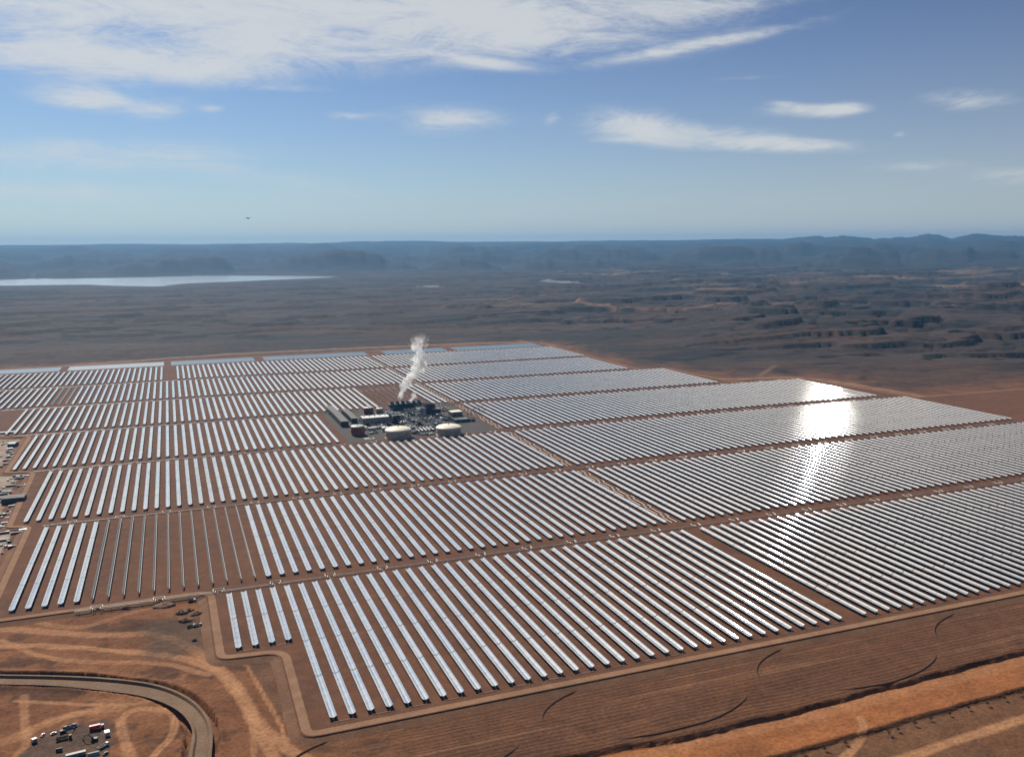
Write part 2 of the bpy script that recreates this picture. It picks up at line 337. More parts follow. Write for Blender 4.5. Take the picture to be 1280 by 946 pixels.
# hills out to the horizon
ang = np.linspace(-45, 88, 800) * np.pi / 180; rad = np.exp(np.linspace(math.log(13000), math.log(41000), 260)); A, Rr = np.meshgrid(ang, rad)
X, Y = CAM[0] + Rr * np.sin(A), Rr * np.cos(A)
Z = -40 + 20 * fbm(X / 1500, Y / 1500, 4, 71) - 30 * (1 - ss(13000, 14000, Rr))
for D, W, base, amp, sd, fq in ((15300, 700, 130, 380, 81, 7), (18300, 900, 210, 340, 82, 7), (22000, 1300, 300, 270, 83, 7), (27000, 1900, 390, 170, 84, 8), (34000, 4000, 500, 80, 85, 4.5)):
    pr = fbm(A * fq * 2, A * 0 + D / 1000, 5, sd); pr2 = np.round(pr * 4) / 4 * .4 + pr * .6
    dd = D * (1 + .08 * fbm(A * 4, A * 0 + 3.3, 3, sd + 5))
    top = np.maximum(base + amp * pr2, -40)
    if D == 34000: top = top + 190 * ss(.64, .72, A) * (.12 + .9 * fbm(A * 42, A * 0, 5, 95, .6)) + 85 * np.exp(-((A - .846) / .016) ** 2) + 65 * np.exp(-((A - .803) / .012) ** 2) + 110 * np.exp(-((A - .70) / .03) ** 2) + 60 * np.exp(-((A - .22) / .06) ** 2)
    if D == 15300: top = top * (1 - .35 * ss(.30, .45, A))
    cr = np.exp(-np.clip((dd - Rr) / W, 0, 9) ** 2) * (Rr < dd) + np.exp(-np.clip((Rr - dd) / (W * 1.6), 0, 9) ** 2) * (Rr >= dd)
    gul = 1 + .10 * fbm(X / 900, Y / 900, 4, sd + 9, ridge=True) * ss(.98, .7, cr)
    Z = np.maximum(Z, (top + 50) * cr * gul - 50)
C = np.broadcast_to(np.array([.034, .029, .027]), X.shape + (3,)) * (1 + .5 * fbm(X / 900, Y / 900, 4, 88))[..., None]
grid_object('hills', X, Y, Z, C, M['rock'])

# water
def water_material(name, col, rough):
    m, t = nt(name); L = t.links; out = N(t, 'ShaderNodeOutputMaterial'); b = N(t, 'ShaderNodeBsdfPrincipled'); L.new(b.outputs[0], out.inputs[0])
    g = N(t, 'ShaderNodeNewGeometry'); n = N(t, 'ShaderNodeTexNoise'); n.inputs['Scale'].default_value = .02; n.inputs['Detail'].default_value = 4; L.new(g.outputs['Position'], n.inputs['Vector'])
    mr = N(t, 'ShaderNodeMapRange'); L.new(n.outputs[0], mr.inputs[0]); mr.inputs[3].default_value = .8; mr.inputs[4].default_value = 1.2
    mx = N(t, 'ShaderNodeMix', data_type='RGBA', blend_type='MULTIPLY'); mx.inputs[0].default_value = 1; mx.inputs[6].default_value = (*col, 1); L.new(mr.outputs[0], mx.inputs[7]); L.new(mx.outputs[2], b.inputs['Base Color'])
    b.inputs['Roughness'].default_value = rough; b.inputs['IOR'].default_value = 1.33; return m
M['lake'] = water_material('silty_lake_water', (.29, .33, .33), .2); M['pond'] = water_material('pond_water', (.10, .15, .17), .25); M['pond_pale'] = water_material('pale_pond_water', (.38, .40, .38), .2)
def poly_sheet(name, pts, z, mat, kind='structure'):
    bm = bmesh.new(); f = bm.faces.new([bm.verts.new((x, y, z)) for x, y in pts]); f.normal_update(); bmesh.ops.triangulate(bm, faces=[f]); bm.normal_update()
    for q in bm.faces:
        if q.normal.z < 0: q.normal_flip()
    me = bpy.data.meshes.new(name); bm.to_mesh(me); bm.free(); me.materials.append(mat); o = bpy.data.objects.new(name, me); COL.objects.link(o); return tag(o, kind=kind)
poly_sheet('lake', LAKE, LAKEZ, M['lake'])

# ------------------------------------------------------------------ raised field platform with sloped banks
def offset_poly(pts, w):
    n = len(pts); ar = sum(pts[i][0] * pts[(i + 1) % n][1] - pts[(i + 1) % n][0] * pts[i][1] for i in range(n)); s = 1 if ar > 0 else -1; out = []
    for i in range(n):
        a, b, c = Vector(pts[i - 1]), Vector(pts[i]), Vector(pts[(i + 1) % n]); u, v = (b - a).normalized(), (c - b).normalized()
        n1, n2 = Vector((u.y, -u.x)) * s, Vector((v.y, -v.x)) * s; k = 1 + n1.dot(n2); q = b + (n1 + n2) * (w / max(k, .3)); out.append((q.x, q.y))
    return out
def round_poly(pts, r):
    out = []; n = len(pts)
    for i in range(n):
        a, b, c = Vector(pts[i - 1]), Vector(pts[i]), Vector(pts[(i + 1) % n]); ra = min(r, (a - b).length * .4, (c - b).length * .4)
        s, e = b + (a - b).normalized() * ra, b + (c - b).normalized() * ra
        for k in range(6): t = k / 5; q = s * (1 - t) ** 2 + b * 2 * t * (1 - t) + e * t * t; out.append((q.x, q.y))
    return out
def field_soil(name, c0, c1, c2, bump):
    m, t = nt(name); L = t.links; out = N(t, 'ShaderNodeOutputMaterial'); b = N(t, 'ShaderNodeBsdfPrincipled'); L.new(b.outputs[0], out.inputs[0])
    g = N(t, 'ShaderNodeNewGeometry'); ns = []
    for s in (.011, .06, .5):
        n = N(t, 'ShaderNodeTexNoise'); n.inputs['Scale'].default_value = s; n.inputs['Detail'].default_value = 7; n.inputs['Roughness'].default_value = .65; L.new(g.outputs['Position'], n.inputs['Vector']); ns.append(n)
    def rng_(o, a, b_):
        q = N(t, 'ShaderNodeMapRange'); L.new(o, q.inputs[0]); q.inputs[1].default_value = a; q.inputs[2].default_value = b_; return q.outputs[0]
    m1 = N(t, 'ShaderNodeMix', data_type='RGBA'); L.new(rng_(ns[0].outputs[0], .35, .68), m1.inputs[0]); m1.inputs[6].default_value = (*c0, 1); m1.inputs[7].default_value = (*c1, 1)
    m2 = N(t, 'ShaderNodeMix', data_type='RGBA'); L.new(rng_(ns[1].outputs[0], .45, .8), m2.inputs[0]); L.new(m1.outputs[2], m2.inputs[6]); m2.inputs[7].default_value = (*c2, 1)
    q = N(t, 'ShaderNodeMapRange'); L.new(ns[2].outputs[0], q.inputs[0]); q.inputs[1].default_value = .3; q.inputs[2].default_value = .7; q.inputs[3].default_value = .75; q.inputs[4].default_value = 1.2
    m3 = N(t, 'ShaderNodeMix', data_type='RGBA', blend_type='MULTIPLY'); m3.inputs[0].default_value = 1; L.new(m2.outputs[2], m3.inputs[6]); L.new(q.outputs[0], m3.inputs[7]); L.new(m3.outputs[2], b.inputs['Base Color'])
    b.inputs['Roughness'].default_value = .95; b.inputs['Specular IOR Level'].default_value = .12
    bp = N(t, 'ShaderNodeBump'); bp.inputs['Distance'].default_value = bump; L.new(ns[2].outputs[0], bp.inputs['Height']); L.new(bp.outputs[0], b.inputs['Normal']); return m
M['field'] = field_soil('graded_field_soil', (.125, .054, .028), (.090, .044, .027), (.165, .078, .042), .25)
M['road'] = field_soil('compacted_road_soil', (.25, .140, .080), (.20, .112, .066), (.30, .175, .105), .15)
M['bank'] = field_soil('bank_soil', (.18, .093, .052), (.13, .068, .040), (.22, .12, .068), .5)
M['canal'] = field_soil('concrete_canal_lining', (.19, .122, .078), (.145, .095, .063), (.235, .155, .102), .3)
top = round_poly(PADM, 14)
def ring_mesh(name, rings, zs, mat, cap):
    vs = []; fs = []; n = len(rings[0])
    for r_, z in zip(rings, zs): vs += [(x, y, z) for x, y in r_]
    for j in range(len(rings) - 1):
        for k in range(n): fs.append((j * n + k, j * n + (k + 1) % n, (j + 1) * n + (k + 1) % n, (j + 1) * n + k))
    me = bpy.data.meshes.new(name); me.from_pydata(vs, [], fs)
    bm = bmesh.new(); bm.from_mesh(me); bm.verts.ensure_lookup_table()
    if cap: f = bm.faces.new([bm.verts[k] for k in range(n)]); f.normal_update(); bmesh.ops.triangulate(bm, faces=[f])
    bmesh.ops.recalc_face_normals(bm, faces=bm.faces)
    if cap is None or sum(f.normal.z * f.calc_area() for f in bm.faces) < 0: bmesh.ops.reverse_faces(bm, faces=bm.faces)
    bm.to_mesh(me); bm.free(); me.materials.append(mat); o = bpy.data.objects.new(name, me); COL.objects.link(o); return tag(o, kind='structure')
ring_mesh('field_ground', [top, top], [0, -.6], M['field'], True)
ring_mesh('embankment', [offset_poly(top, .02), offset_poly(top, 1.0), offset_poly(top, 9.5), offset_poly(top, 11)], [-.004, -.9, PZ - .3, PZ - 3], M['bank'], False)
ring_mesh('perimeter_road', [offset_poly(top, -1.2), offset_poly(top, -8.5)], [.02, .02], M['road'], False)
# drainage canal
nC = len(CANAL_O); vs = []
nrm = lambda a, b: (Vector(b) - Vector(a)).normalized()
for a, b in zip(CANAL_O, CANAL_I):
    u = nrm(a, b); a, b = Vector(a), Vector(b)
    for q, z in ((a - u * 3, .6), (a - u * .3, .75), (a + u * 1.2, -1.3), (b - u * 1.2, -1.3), (b + u * .3, .75), (b + u * 3, .6)): vs.append((q.x, q.y, PZ + z))
fs = [(i * 6 + j, i * 6 + j + 1, i * 6 + j + 7, i * 6 + j + 6) for i in range(nC - 1) for j in range(5)]
me = bpy.data.meshes.new('canal'); me.from_pydata(vs, [], fs); me.materials.append(M['canal']); o = bpy.data.objects.new('canal', me); COL.objects.link(o); tag(o, kind='structure')

# curved low earth berms on the graded strip before the field
M['berm'] = field_soil('berm_soil', (.085, .044, .027), (.07, .037, .023), (.10, .052, .032), .3)
bz = lambda x, y: float(height(np.array([x]), np.array([y]), True)[0][0])
for c, a, bb in RINGS:
    for a0, a1 in ((1.25, 3.05), (-2.15, -.42)):
        n = 40; vs = []; fs = []
        for k in range(n + 1):
            q = a0 + (a1 - a0) * k / n; ux, uy = math.cos(q), math.sin(q); x, y = c[0] + a * ux, c[1] + bb * uy; nn = Vector((ux / a, uy / bb)).normalized(); z = bz(x, y); e = min(1, k / 6, (n - k) / 6) * 1.0 + .02
            for o_, hz_ in ((-2.0, -.4), (-.4, .85 * e), (.4, .85 * e), (2.0, -.4)): vs.append((x + nn.x * o_, y + nn.y * o_, z + hz_))
        for k in range(n): fs += [(k * 4 + j, k * 4 + j + 1, k * 4 + j + 5, k * 4 + j + 4) for j in range(3)]
        me = bpy.data.meshes.new('berm'); me.from_pydata(vs, [], fs); bm = bmesh.new(); bm.from_mesh(me); bmesh.ops.recalc_face_normals(bm, faces=bm.faces); bm.normal_update()
        if sum(f.normal.z for f in bm.faces) < 0: bmesh.ops.reverse_faces(bm, faces=bm.faces)
        bm.to_mesh(me); bm.free(); me.materials.append(M['berm']); o = bpy.data.objects.new('berm', me); COL.objects.link(o); tag(o, kind='structure')

# ------------------------------------------------------------------ parabolic troughs
AP, FL, PIV = 2.9, 1.66, 2.9              # half aperture, focal length, pivot height
TILT = R(-5.0)                            # toward the sun: slightly left
STOW = R(-101)
def rot(x, z, a): return x * math.cos(a) + z * math.sin(a), -x * math.sin(a) + z * math.cos(a)
NX = 12
def parab(off=0.0): return [(AP * (2 * i / NX - 1), (AP * (2 * i / NX - 1)) ** 2 / (4 * FL) - .55 - off) for i in range(NX + 1)]
def add_trough(b, x0, y0, y1, a, z0=PIV, rough=False):
    t, u = parab(), parab(.10)
    for prof, mi, flip in ((t, 0, False), (u, 1, True)):
        vs = []
        for yy in (y0, y1): vs += [(x0 + rot(px, pz, a)[0], yy, z0 + rot(px, pz, a)[1]) for px, pz in prof]
        n = NX + 1; fs = [(i, i + 1, n + i + 1, n + i) for i in range(NX)]
        if flip: fs = [f[::-1] for f in fs]
        b.add(vs, fs, mi, True)
    if not rough:
        for yy, s in ((y0, 1), (y1, -1)):
            vs = [(x0 + rot(px, pz, a)[0], yy, z0 + rot(px, pz, a)[1]) for px, pz in t + u[::-1]]; n = len(t)
            b.add(vs, [(i, i + 1, 2 * n - 2 - i, 2 * n - 1 - i)[::s] for i in range(NX)], 1)
def seg_mesh(L0, L1, a):
    b = MB(); nm = 6; g = .22; ml = (L1 - L0 - .9) / nm
    for k in range(nm): add_trough(b, 0, L0 + .45 + k * ml + g / 2, L0 + .45 + (k + 1) * ml - g / 2, a)
    return b.mesh('mirror_trough', [M['mirror'], M['mirror_back']])
def tube_mesh(L, a):
    b = MB(); x, z = rot(0, FL - .55, a); b.bar((x, .5, PIV + z), (x, L - .5, PIV + z), .05, 6)
    for k in range(int(L / 12) + 1):
        y = min(k * 12.3 + .5, L - .5); x0, z0 = rot(0, -.5, a); b.bar((x0, y, PIV + z0), (x, y, PIV + z), .05, 4)
    return b.mesh('receiver_tube', M['tube'])
def frame_mesh(L, a):
    b = MB(); x, z = rot(0, -.95, a); b.bar((x, .3, PIV + z), (x, L - .3, PIV + z), .3, 6)
    n = max(2, int(round(L / 12.3)))
    for k in range(n + 1):
        y = .4 + (L - .8) * k / n
        for s in (-1, 1): b.bar((s * .9, y, 0), (x * .6, y, PIV + z), .14, 4)
    return b.mesh('support_frame', M['steel'])
def row_kit(L, nseg, a):
    return [('mirror_trough', seg_mesh(L * k / nseg, L * (k + 1) / nseg, a)) for k in range(nseg)] + [('receiver_tube', tube_mesh(L, a)), ('support_frame', frame_mesh(L, a))]
LF = 19.7 * P
VAR = [R(-.6), 0, R(.4), R(1.0)]
KIT = {('full', 1): row_kit(LF, 4, STOW), ('short', 0): row_kit(9.3 * P, 2, TILT)}
for k_, v_ in enumerate(VAR): KIT[('full', 0, k_)] = row_kit(LF, 4, TILT + v_)
rows = []                                 # block, index, y start, length kind, stowed
def block(name, k, i0, i1, stow=(), skip=(), short=()):
    for i in range(i0, i1 + 1):
        if i in skip: continue
        rows.append((name, i, Y0[k] if i not in short else Y1[k] - 9.3, 'short' if i in short else 'full', i in stow, i - i0 + 1))
block('A', 0, 0, 37, short=(0, 1, 2, 3)); block('A2', 0, 39, 84)
block('B', 1, -14, 37, stow=range(-9, 3)); block('B2', 1, 39, 104)
block('C', 2, -16, 37); block('C2', 2, 39, 105)
block('D', 3, -20, 16); block('D2', 3, 39, 102)
block('E', 4, -24, 37, stow=range(27, 35)); block('E2', 4, 39, 87)
block('F', 5, -48, 37, stow=(-21, -20, -19)); block('F2', 5, 39, 81)
block('G', 6, -50, 37, skip=(-4, -3)); block('G2', 6, 39, 82)
ORD = ['zeroth', 'first', 'second', 'third', 'fourth', 'fifth', 'sixth', 'seventh', 'eighth', 'ninth', 'tenth', 'eleventh', 'twelfth', 'thirteenth', 'fourteenth', 'fifteenth', 'sixteenth', 'seventeenth', 'eighteenth', 'nineteenth']
TENS = {2: ('twenty', 'twentieth'), 3: ('thirty', 'thirtieth'), 4: ('forty', 'fortieth'), 5: ('fifty', 'fiftieth'), 6: ('sixty', 'sixtieth'), 7: ('seventy', 'seventieth')}
def ordinal(n):
    if n < 20: return ORD[n]
    a, b = divmod(n, 10); return TENS[a][1] if b == 0 else TENS[a][0] + '-' + ORD[b]
PHRASE = {'A': '', 'A2': 'front block right of the bare red strip', 'B': '', 'B2': 'second block right of the corridor', 'C': 'block just below the power plant', 'C2': 'third block right of the corridor'}
def pix(x, y, z=2.5):
    d = np.array([x, y, z]) - CAM; w = d @ FW; return 640 + F * (d @ R2) / w, 473 - F * (d @ U2) / w
def visible(r):
    for yy in (r[2], r[2] + 6, r[2] + 13, r[2] + 19.7):
        x, y = pix(r[1] * P, yy * P)
        if -15 < x < 1295 and y < 960: return True
    return False
seen = [r for r in rows if visible(r)]
cand = sorted([r for r in seen if r[0] in PHRASE], key=lambda r: math.hypot(r[1] * P - CAM[0], (r[2] + 8) * P))
solo = set((r[0], r[1]) for r in cand[:296])
nst = 0
for r in rows:
    if (r[0], r[1]) not in solo: continue
    name, i, y, ln, st, num = r
    if st:
        nst += 1; lab = f'idle trough turned on edge, {ordinal(nst)} from the left of the dark ones above the dirt'
    elif ln == 'short': lab = f'short mirror trough, {ordinal(num)} of four from the left, at the front corner'
    elif name == 'A': lab = f'long bright front trough, {ordinal(num - 4)} from the left after the short ones'
    elif name == 'B' and i < -9: lab = f'white mirror trough, {ordinal(num)} from the left beside the dark idle troughs'
    elif name == 'B': lab = f'white mirror trough, {ordinal(num - 17)} right of the dark idle troughs in their block'
    else: lab = f'bright trough, {ordinal(num)} from left in the {PHRASE[name]}'
    e = empty('solar_trough', (i * P, y * P, 0)); tag(e, lab, 'solar trough', 'parabolic mirror troughs of the solar field')
    for pn, me in KIT[(ln, int(st)) if (st or ln == 'short') else (ln, 0, random.choice((0, 1, 1, 1, 2, 2, 3)))]:
        o = bpy.data.objects.new(pn, me); COL.objects.link(o); o.parent = e
b = MB()
for r in seen:
    if (r[0], r[1]) in solo: continue
    name, i, y, ln, st, num = r; a = STOW if st else TILT + random.choice((R(-.25), 0, 0, R(.15)))
    for k in range(4): add_trough(b, i * P, y * P + LF * k / 4 + .5, y * P + LF * (k + 1) / 4 - .5, a, rough=True)
    x, z = rot(0, -.95, a); b.bar((i * P + x, y * P, PIV + z), (i * P + x, y * P + LF, PIV + z), .3, 4, 2)
    for k in range(6): b.bar((i * P, (y + .05 + 3.92 * k) * P, 0), (i * P + x * .6, (y + .05 + 3.92 * k) * P, PIV + z), .2, 4, 2)
far = b.build('solar_troughs', [M['mirror'], M['mirror_back'], M['steel']])
tag(far, 'distant rows of bright mirror troughs filling the far blocks around the power plant', 'solar troughs', 'parabolic mirror troughs of the solar field', 'stuff')

# header pipes in the gaps between the blocks, with an expansion loop every fourth row
def header(label, x0, x1, ym, first):
    e = empty('header_pipe', (x0 * P, ym * P, 0)); tag(e, label, 'pipeline', 'header pipes between the trough blocks')
    Lx = (x1 - x0) * P
    for s, nm in ((-1.6, 'hot_pipe'), (1.6, 'cold_pipe')):
        b = MB(); pts = [(0, s, 1.1)]; k = first
        while k * P + 14 < Lx:
            q = k * P; o = 7.5 if s > 0 else 5.0
            pts += [(q + (2 if s < 0 else 0), s, 1.1), (q + (2 if s < 0 else 0), s + o, 1.1), (q + (9 if s < 0 else 11), s + o, 1.1), (q + (9 if s < 0 else 11), s, 1.1)]; k += 4
        pts.append((Lx, s, 1.1)); b.path(pts, .42, 6)
        b.build(nm, M['pipe'], e)
    b = MB()
    for k in range(int(Lx / 15)): b.box((k * 15 + 4, 0, .35), (.5, 4.4, .7))
    tag(b.build('pipe_supports', M['concrete'], e), kind='stuff')
    return e
gap = lambda k: (Y1[k] + Y0[k + 1]) / 2 - .35
header('pale header pipe with square loops running behind the foremost mirror block', -10, 84, gap(0), 1)
header('pale header pipe with square loops running behind the second mirror block', -14.5, 104, gap(1), 2)
header('thin pale header pipe running along the front of the power plant yard', -18, 104, gap(2), 2)
header('thin pale header pipe running behind the power plant', -23, 100, gap(3), 2)
header('thin pale header pipe between the second and third farthest trough bands', -45, 85, gap(4), 2)
header('thin pale header pipe before the farthest band of troughs', -45, 80, gap(5), 2)
for k0, k1, lab in ((1, 1, 'stepped header pipes in the corridor through the second block'), (2, 2, 'stepped header pipes in the corridor right below the power plant corner'), (3, 3, 'stepped header pipes along the right edge of the power plant yard'), (4, 6, 'header pipes in the far corridor behind the steam plume')):
    e = empty('corridor_pipe', (38 * P, Y0[k0] * P, 0)); tag(e, lab, 'pipeline', 'pipes in the corridor between the halves of the field'); Ly = (Y1[k1] - Y0[k0]) * P
    for s, nm in ((-4.2, 'hot_pipe'), (3.2, 'cold_pipe')):
        b = MB(); pts = [(s, 0, 1.1)]; q = 25
        while q + 20 < Ly:
            o = 3.6; pts += [(s, q, 1.1), (s + o, q, 1.1), (s + o, q + 12, 1.1), (s, q + 12, 1.1)]; q += 48
        pts.append((s, Ly, 1.1)); b.path(pts, .42, 6); b.build(nm, M['pipe'], e)
# crossover pipes joining neighbouring front ends two by two
pairs = [(i, 43.75) for i in range(4, 37, 2)] + [(0, Y1[0] - 9.45), (2, Y1[0] - 9.45)] + [(i, 43.75) for i in range(39, 55, 2)]
for n, (i, yy) in enumerate(pairs):
    b = MB(); b.path([(0, 1, 3), (0, -1, .6), (P, -1, .6), (P, 1, 3)], .16, 6)
    o = b.build('crossover_pipe', M['pipe'], None, (i * P, yy * P, 0))
    side = 'right of the bare red strip' if i >= 39 else ('joining short corner troughs' if yy > 50 else 'before the foremost mirrors')
    lab = f'{ordinal(n - 18 if i >= 39 else (n - 16 if yy > 50 else n + 1))} thin pipe from the left linking two trough ends, {side}'
    tag(o, lab, 'pipe', 'crossover pipes at the front trough ends')
# ponds behind the farthest block
for n, (xa, xb, ma, lab) in enumerate(((-52, -24.5, 'pond', ''), (-23, -4.6, 'pond_pale', ''), (-3.2, 14, 'pond', ''), (16, 39, 'pond', ''), (43, 58, 'pond', ''), (60, 82, 'pond', ''))):
    poly_sheet('pond', [(xa * P, 199.6 * P), (xb * P, 199.6 * P), (xb * P, 206.2 * P), (xa * P, 206.2 * P)], .03, M[ma])

# ------------------------------------------------------------------ power plant yard
M['red'] = paint('oxide_red_tank_paint', (.30, .055, .04), .6, 0, .25, .2)
M['blue_roof'] = paint('blue_roof_sheet', (.075, .125, .17), .6, 0, .25, .2)
M['roof_grey'] = paint('weathered_roof', (.11, .105, .10), .8, 0, .3, .15)
o = poly_sheet('plant_yard', [(17.4 * P, 110.2 * P), (37.3 * P, 109.9 * P), (37.3 * P, 131.4 * P), (17.4 * P, 131.4 * P)], .012, M['asphalt'])
def at(x, y): a = gp(x, y, 0); return (a[0], a[1], 0)
def px_m(x, y): a = gp(x, y, 0); return math.sqrt((a[0] - CAM[0]) ** 2 + a[1] ** 2 + CAM[2] ** 2) / F
def dome_tank(name, x, y, r, hh, dome, mw, mr, label, cat='tank', group=None, lip=.6):
    e = empty(name, at(x, y)); tag(e, label, cat, group)
    MB().lathe((0, 0, 0), [(r + .5, 0), (r + .5, .8), (r, .9), (r, hh * .5), (r + .12, hh * .5 + .1), (r, hh * .5 + .3), (r, hh)], 40, 0, False).build('wall', mw, e)
    b = MB(); b.lathe((0, 0, 0), [(r + lip, hh - .3), (r + lip, hh + .15)] + [(r * math.cos(q) * 1.0 + .0, hh + .2 + dome * math.sin(q)) for q in [k * math.pi / 18 for k in range(1, 9)]], 40, 0, True); rf = b.build('roof', mr, e)
    b = MB(); 
    for k in range(14):
        a0 = -2.2 + k * .11; a1 = a0 + .11; b.bar(((r + .9) * math.cos(a0), (r + .9) * math.sin(a0), hh * k / 14), ((r + .9) * math.cos(a1), (r + .9) * math.sin(a1), hh * (k + 1) / 14), .35, 4)
    b.build('stair', M['steel'], e); MB().lathe((0, 0, hh + dome), [(1.2, -.6), (1.2, 1.6), (.8, 1.9)], 10).build('vent', M['lightgrey'], e); return e
dome_tank('salt_tank', 498, 546.5, 25.5, 15, 6, M['cream_wall'], M['cream'], 'big cream tank with a domed roof beside the small red tank', group='domed storage tanks of the plant')
dome_tank('salt_tank', 561, 542.5, 25, 14, 5.5, M['cream_wall'], M['cream'], 'big cream tank with a domed roof at the open right half of the yard', group='domed storage tanks of the plant')
dome_tank('red_tank', 447.3, 543, 13.5, 17, 2.2, M['red'], M['lightgrey'], 'dark red round tank with pale top at the front left of the yard', lip=.2)
dome_tank('red_tank', 461, 517.5, 11, 15, 1.5, M['red'], M['lightgrey'], 'red-brown round tank behind the long white roofed hall', lip=.2)
dome_tank('water_tank', 474.5, 517.5, 7.5, 13, 1.2, M['cream_wall'], M['cream'], 'small beige round tank behind the long white roofed hall', lip=.2)
dome_tank('steel_tank', 481.5, 539, 7, 8, 1.5, M['lightgrey'], M['white'], 'small pale round vessel left of the left cream tank', lip=.2)
def building(name, loc, dim, rz, mw, mr, label, slope=.6, openings=(), group=None, cat='building', vents=0, bands=0):
    e = empty(name, loc, rz); tag(e, label, cat, group); w_, l_, h_ = dim
    b = MB(); b.box((0, 0, h_ / 2), (w_, l_, h_)); b.build('wall', mw, e)
    b = MB(); x, y = w_ / 2 + .4, l_ / 2 + .4; z = h_ + .01
    b.add([(-x, -y, z), (x, -y, z), (x, y, z), (-x, y, z), (-x, -y, z + .5), (x, -y, z + .5), (x, y, z + .5), (-x, y, z + .5), (-x, 0, z + .5 + slope), (x, 0, z + .5 + slope)],
          [(0, 3, 2, 1), (0, 1, 5, 4), (1, 2, 6, 9, 5), (2, 3, 7, 6), (3, 0, 4, 8, 7), (4, 5, 9, 8), (8, 9, 6, 7)]); rf = b.build('roof', mr, e)
    for k in range(vents):
        MB().lathe((-w_ / 2 + (k + .5) * w_ / vents, 0, h_ + slope + .3), [(1, 0), (1, 1.4), (1.5, 1.5), (1.2, 2.1)], 10).build('roof_vent', M['lightgrey'], rf)
    for (side, u, z0, ww, hh) in openings:
        b = MB(); 
        if side == 'f': b.box((u, -l_ / 2 - .06, z0 + hh / 2), (ww, .1, hh))
        else: b.box(((-1 if side == 'l' else 1) * (w_ / 2 + .06), u, z0 + hh / 2), (.1, ww, hh))
        b.build('door' if z0 < .3 else 'window', M['dark'], e)
    return e
ax, ay, _ = at(454, 533); bx_, by_, _ = at(486.5, 530)
building('turbine_hall', ((ax + bx_) / 2, (ay + by_) / 2 + 14, 0), (bx_ - ax, 26, 16), .0, M['grey'], M['white'], 'long grey turbine hall with bright white flat roof in the plant yard', 1.2,
         [('f', -18, 0, 6, 6), ('f', 0, 0, 5, 5), ('f', -8, 6, 3, 2), ('f', 6, 6, 3, 2), ('f', 17, 6, 3, 2)], vents=5)
ax, ay, _ = at(436, 533); cx_, cyy, _ = at(424, 512.5)
building('long_shed', (ax - 8, (ay + cyy) / 2, 0), (15, cyy - ay, 11), 0, M['dark'], M['roof_grey'], 'long narrow grey shed along the left edge of the yard', 1.5, [('f', 0, 0, 8, 7)])
building('narrow_shed', (at(443.5, 529)[0], at(443.5, 529)[1] + 60, 0), (12, 120, 10), 0, M['dark'], M['roof_grey'], 'shorter dark gabled shed right of the long narrow shed', 1.2, [('f', 0, 0, 6, 6)])
building('switch_room', at(569, 519), (25, 22, 9), .05, M['grey'], M['cream'], 'flat pale roofed building at the back right of the yard', .5, [('f', -5, 0, 3, 3), ('f', 5, 3, 4, 2), ('l', 0, 0, 3, 3)])
building('workshop', at(576, 527), (30, 12, 6), .02, M['bluegrey'], M['grey'], 'low grey building before the flat pale roofed building', .8, [('f', -8, 0, 4, 3.5), ('f', 3, 2, 5, 1.5)])
building('boiler_house', at(536.5, 516.5), (20, 22, 22), .05, M['maroon'], M['maroon'], 'tall maroon clad building right of the cooling tower', .8, [('f', -3, 0, 5, 5), ('f', 4, 11, 4, 2)])
building('boiler_annex', at(545, 518), (16, 18, 13), .05, M['maroon'], M['lightgrey'], 'lower maroon annex with pale roof beside the tall maroon building', .5, [('f', 0, 0, 4, 4)])
building('pump_house', at(548.5, 521.5), (12, 10, 7), .05, M['grey'], M['lightgrey'], 'small pale roofed pump house before the maroon annex', .4, [('f', 0, 0, 3, 3)])
building('control_room', at(465, 538), (16, 10, 6), .1, M['lightgrey'], M['lightgrey'], 'small light grey block before the turbine hall front', .4, [('f', -3, 0, 2, 2.5), ('f', 3, 2, 3, 1.4)])
building('guard_hut', at(455.5, 537), (9, 8, 6), .1, M['cream'], M['white'], 'tiny cream hut right beside the front red tank', .4, [('f', 0, 0, 2, 2.4)])
o = MB().box((0, 0, .25), (20, 14, .5)).box((4, 3, 1.2), (6, 4, 1.4), mi=1).build('concrete_pad', [M['concrete'], M['dark']], None, at(461.5, 548)); tag(o, 'pale concrete slab with a dark pit cover before the red tank', 'concrete slab')
# cooling tower and its steam
cxw, cyw, _ = at(507, 512.5)
e = empty('cooling_tower', (cxw, cyw, 0), .02); tag(e, 'dark long cooling tower with fan stacks giving off white steam', 'cooling tower')
MB().box((0, 0, 1.5), (78, 19, 3)).build('basin', M['concrete'], e)
b = MB(); b.box((0, 0, 9.5), (74, 17, 13), taper=1.0); b.build('louvred_casing', M['dark'], e)
MB().box((0, 0, 16.3), (76, 19, .6)).build('fan_deck', M['bluegrey'], e)
for k in range(6):
    st_ = MB().lathe((-31 + k * 12.4, 0, 16.6), [(5.2, 0), (4.6, 1.6), (4.9, 4.2), (4.6, 4.2), (4.3, 1.6)], 18, 0, False).build('fan_stack', M['bluegrey'], e)
    b = MB()
    for q in range(6): a = q * math.pi / 3; b.bar((-31 + k * 12.4, 0, 18.6), (-31 + k * 12.4 + 4 * math.cos(a), 4 * math.sin(a), 18.9), .3, 4)
    b.build('fan', M['dark'], st_)
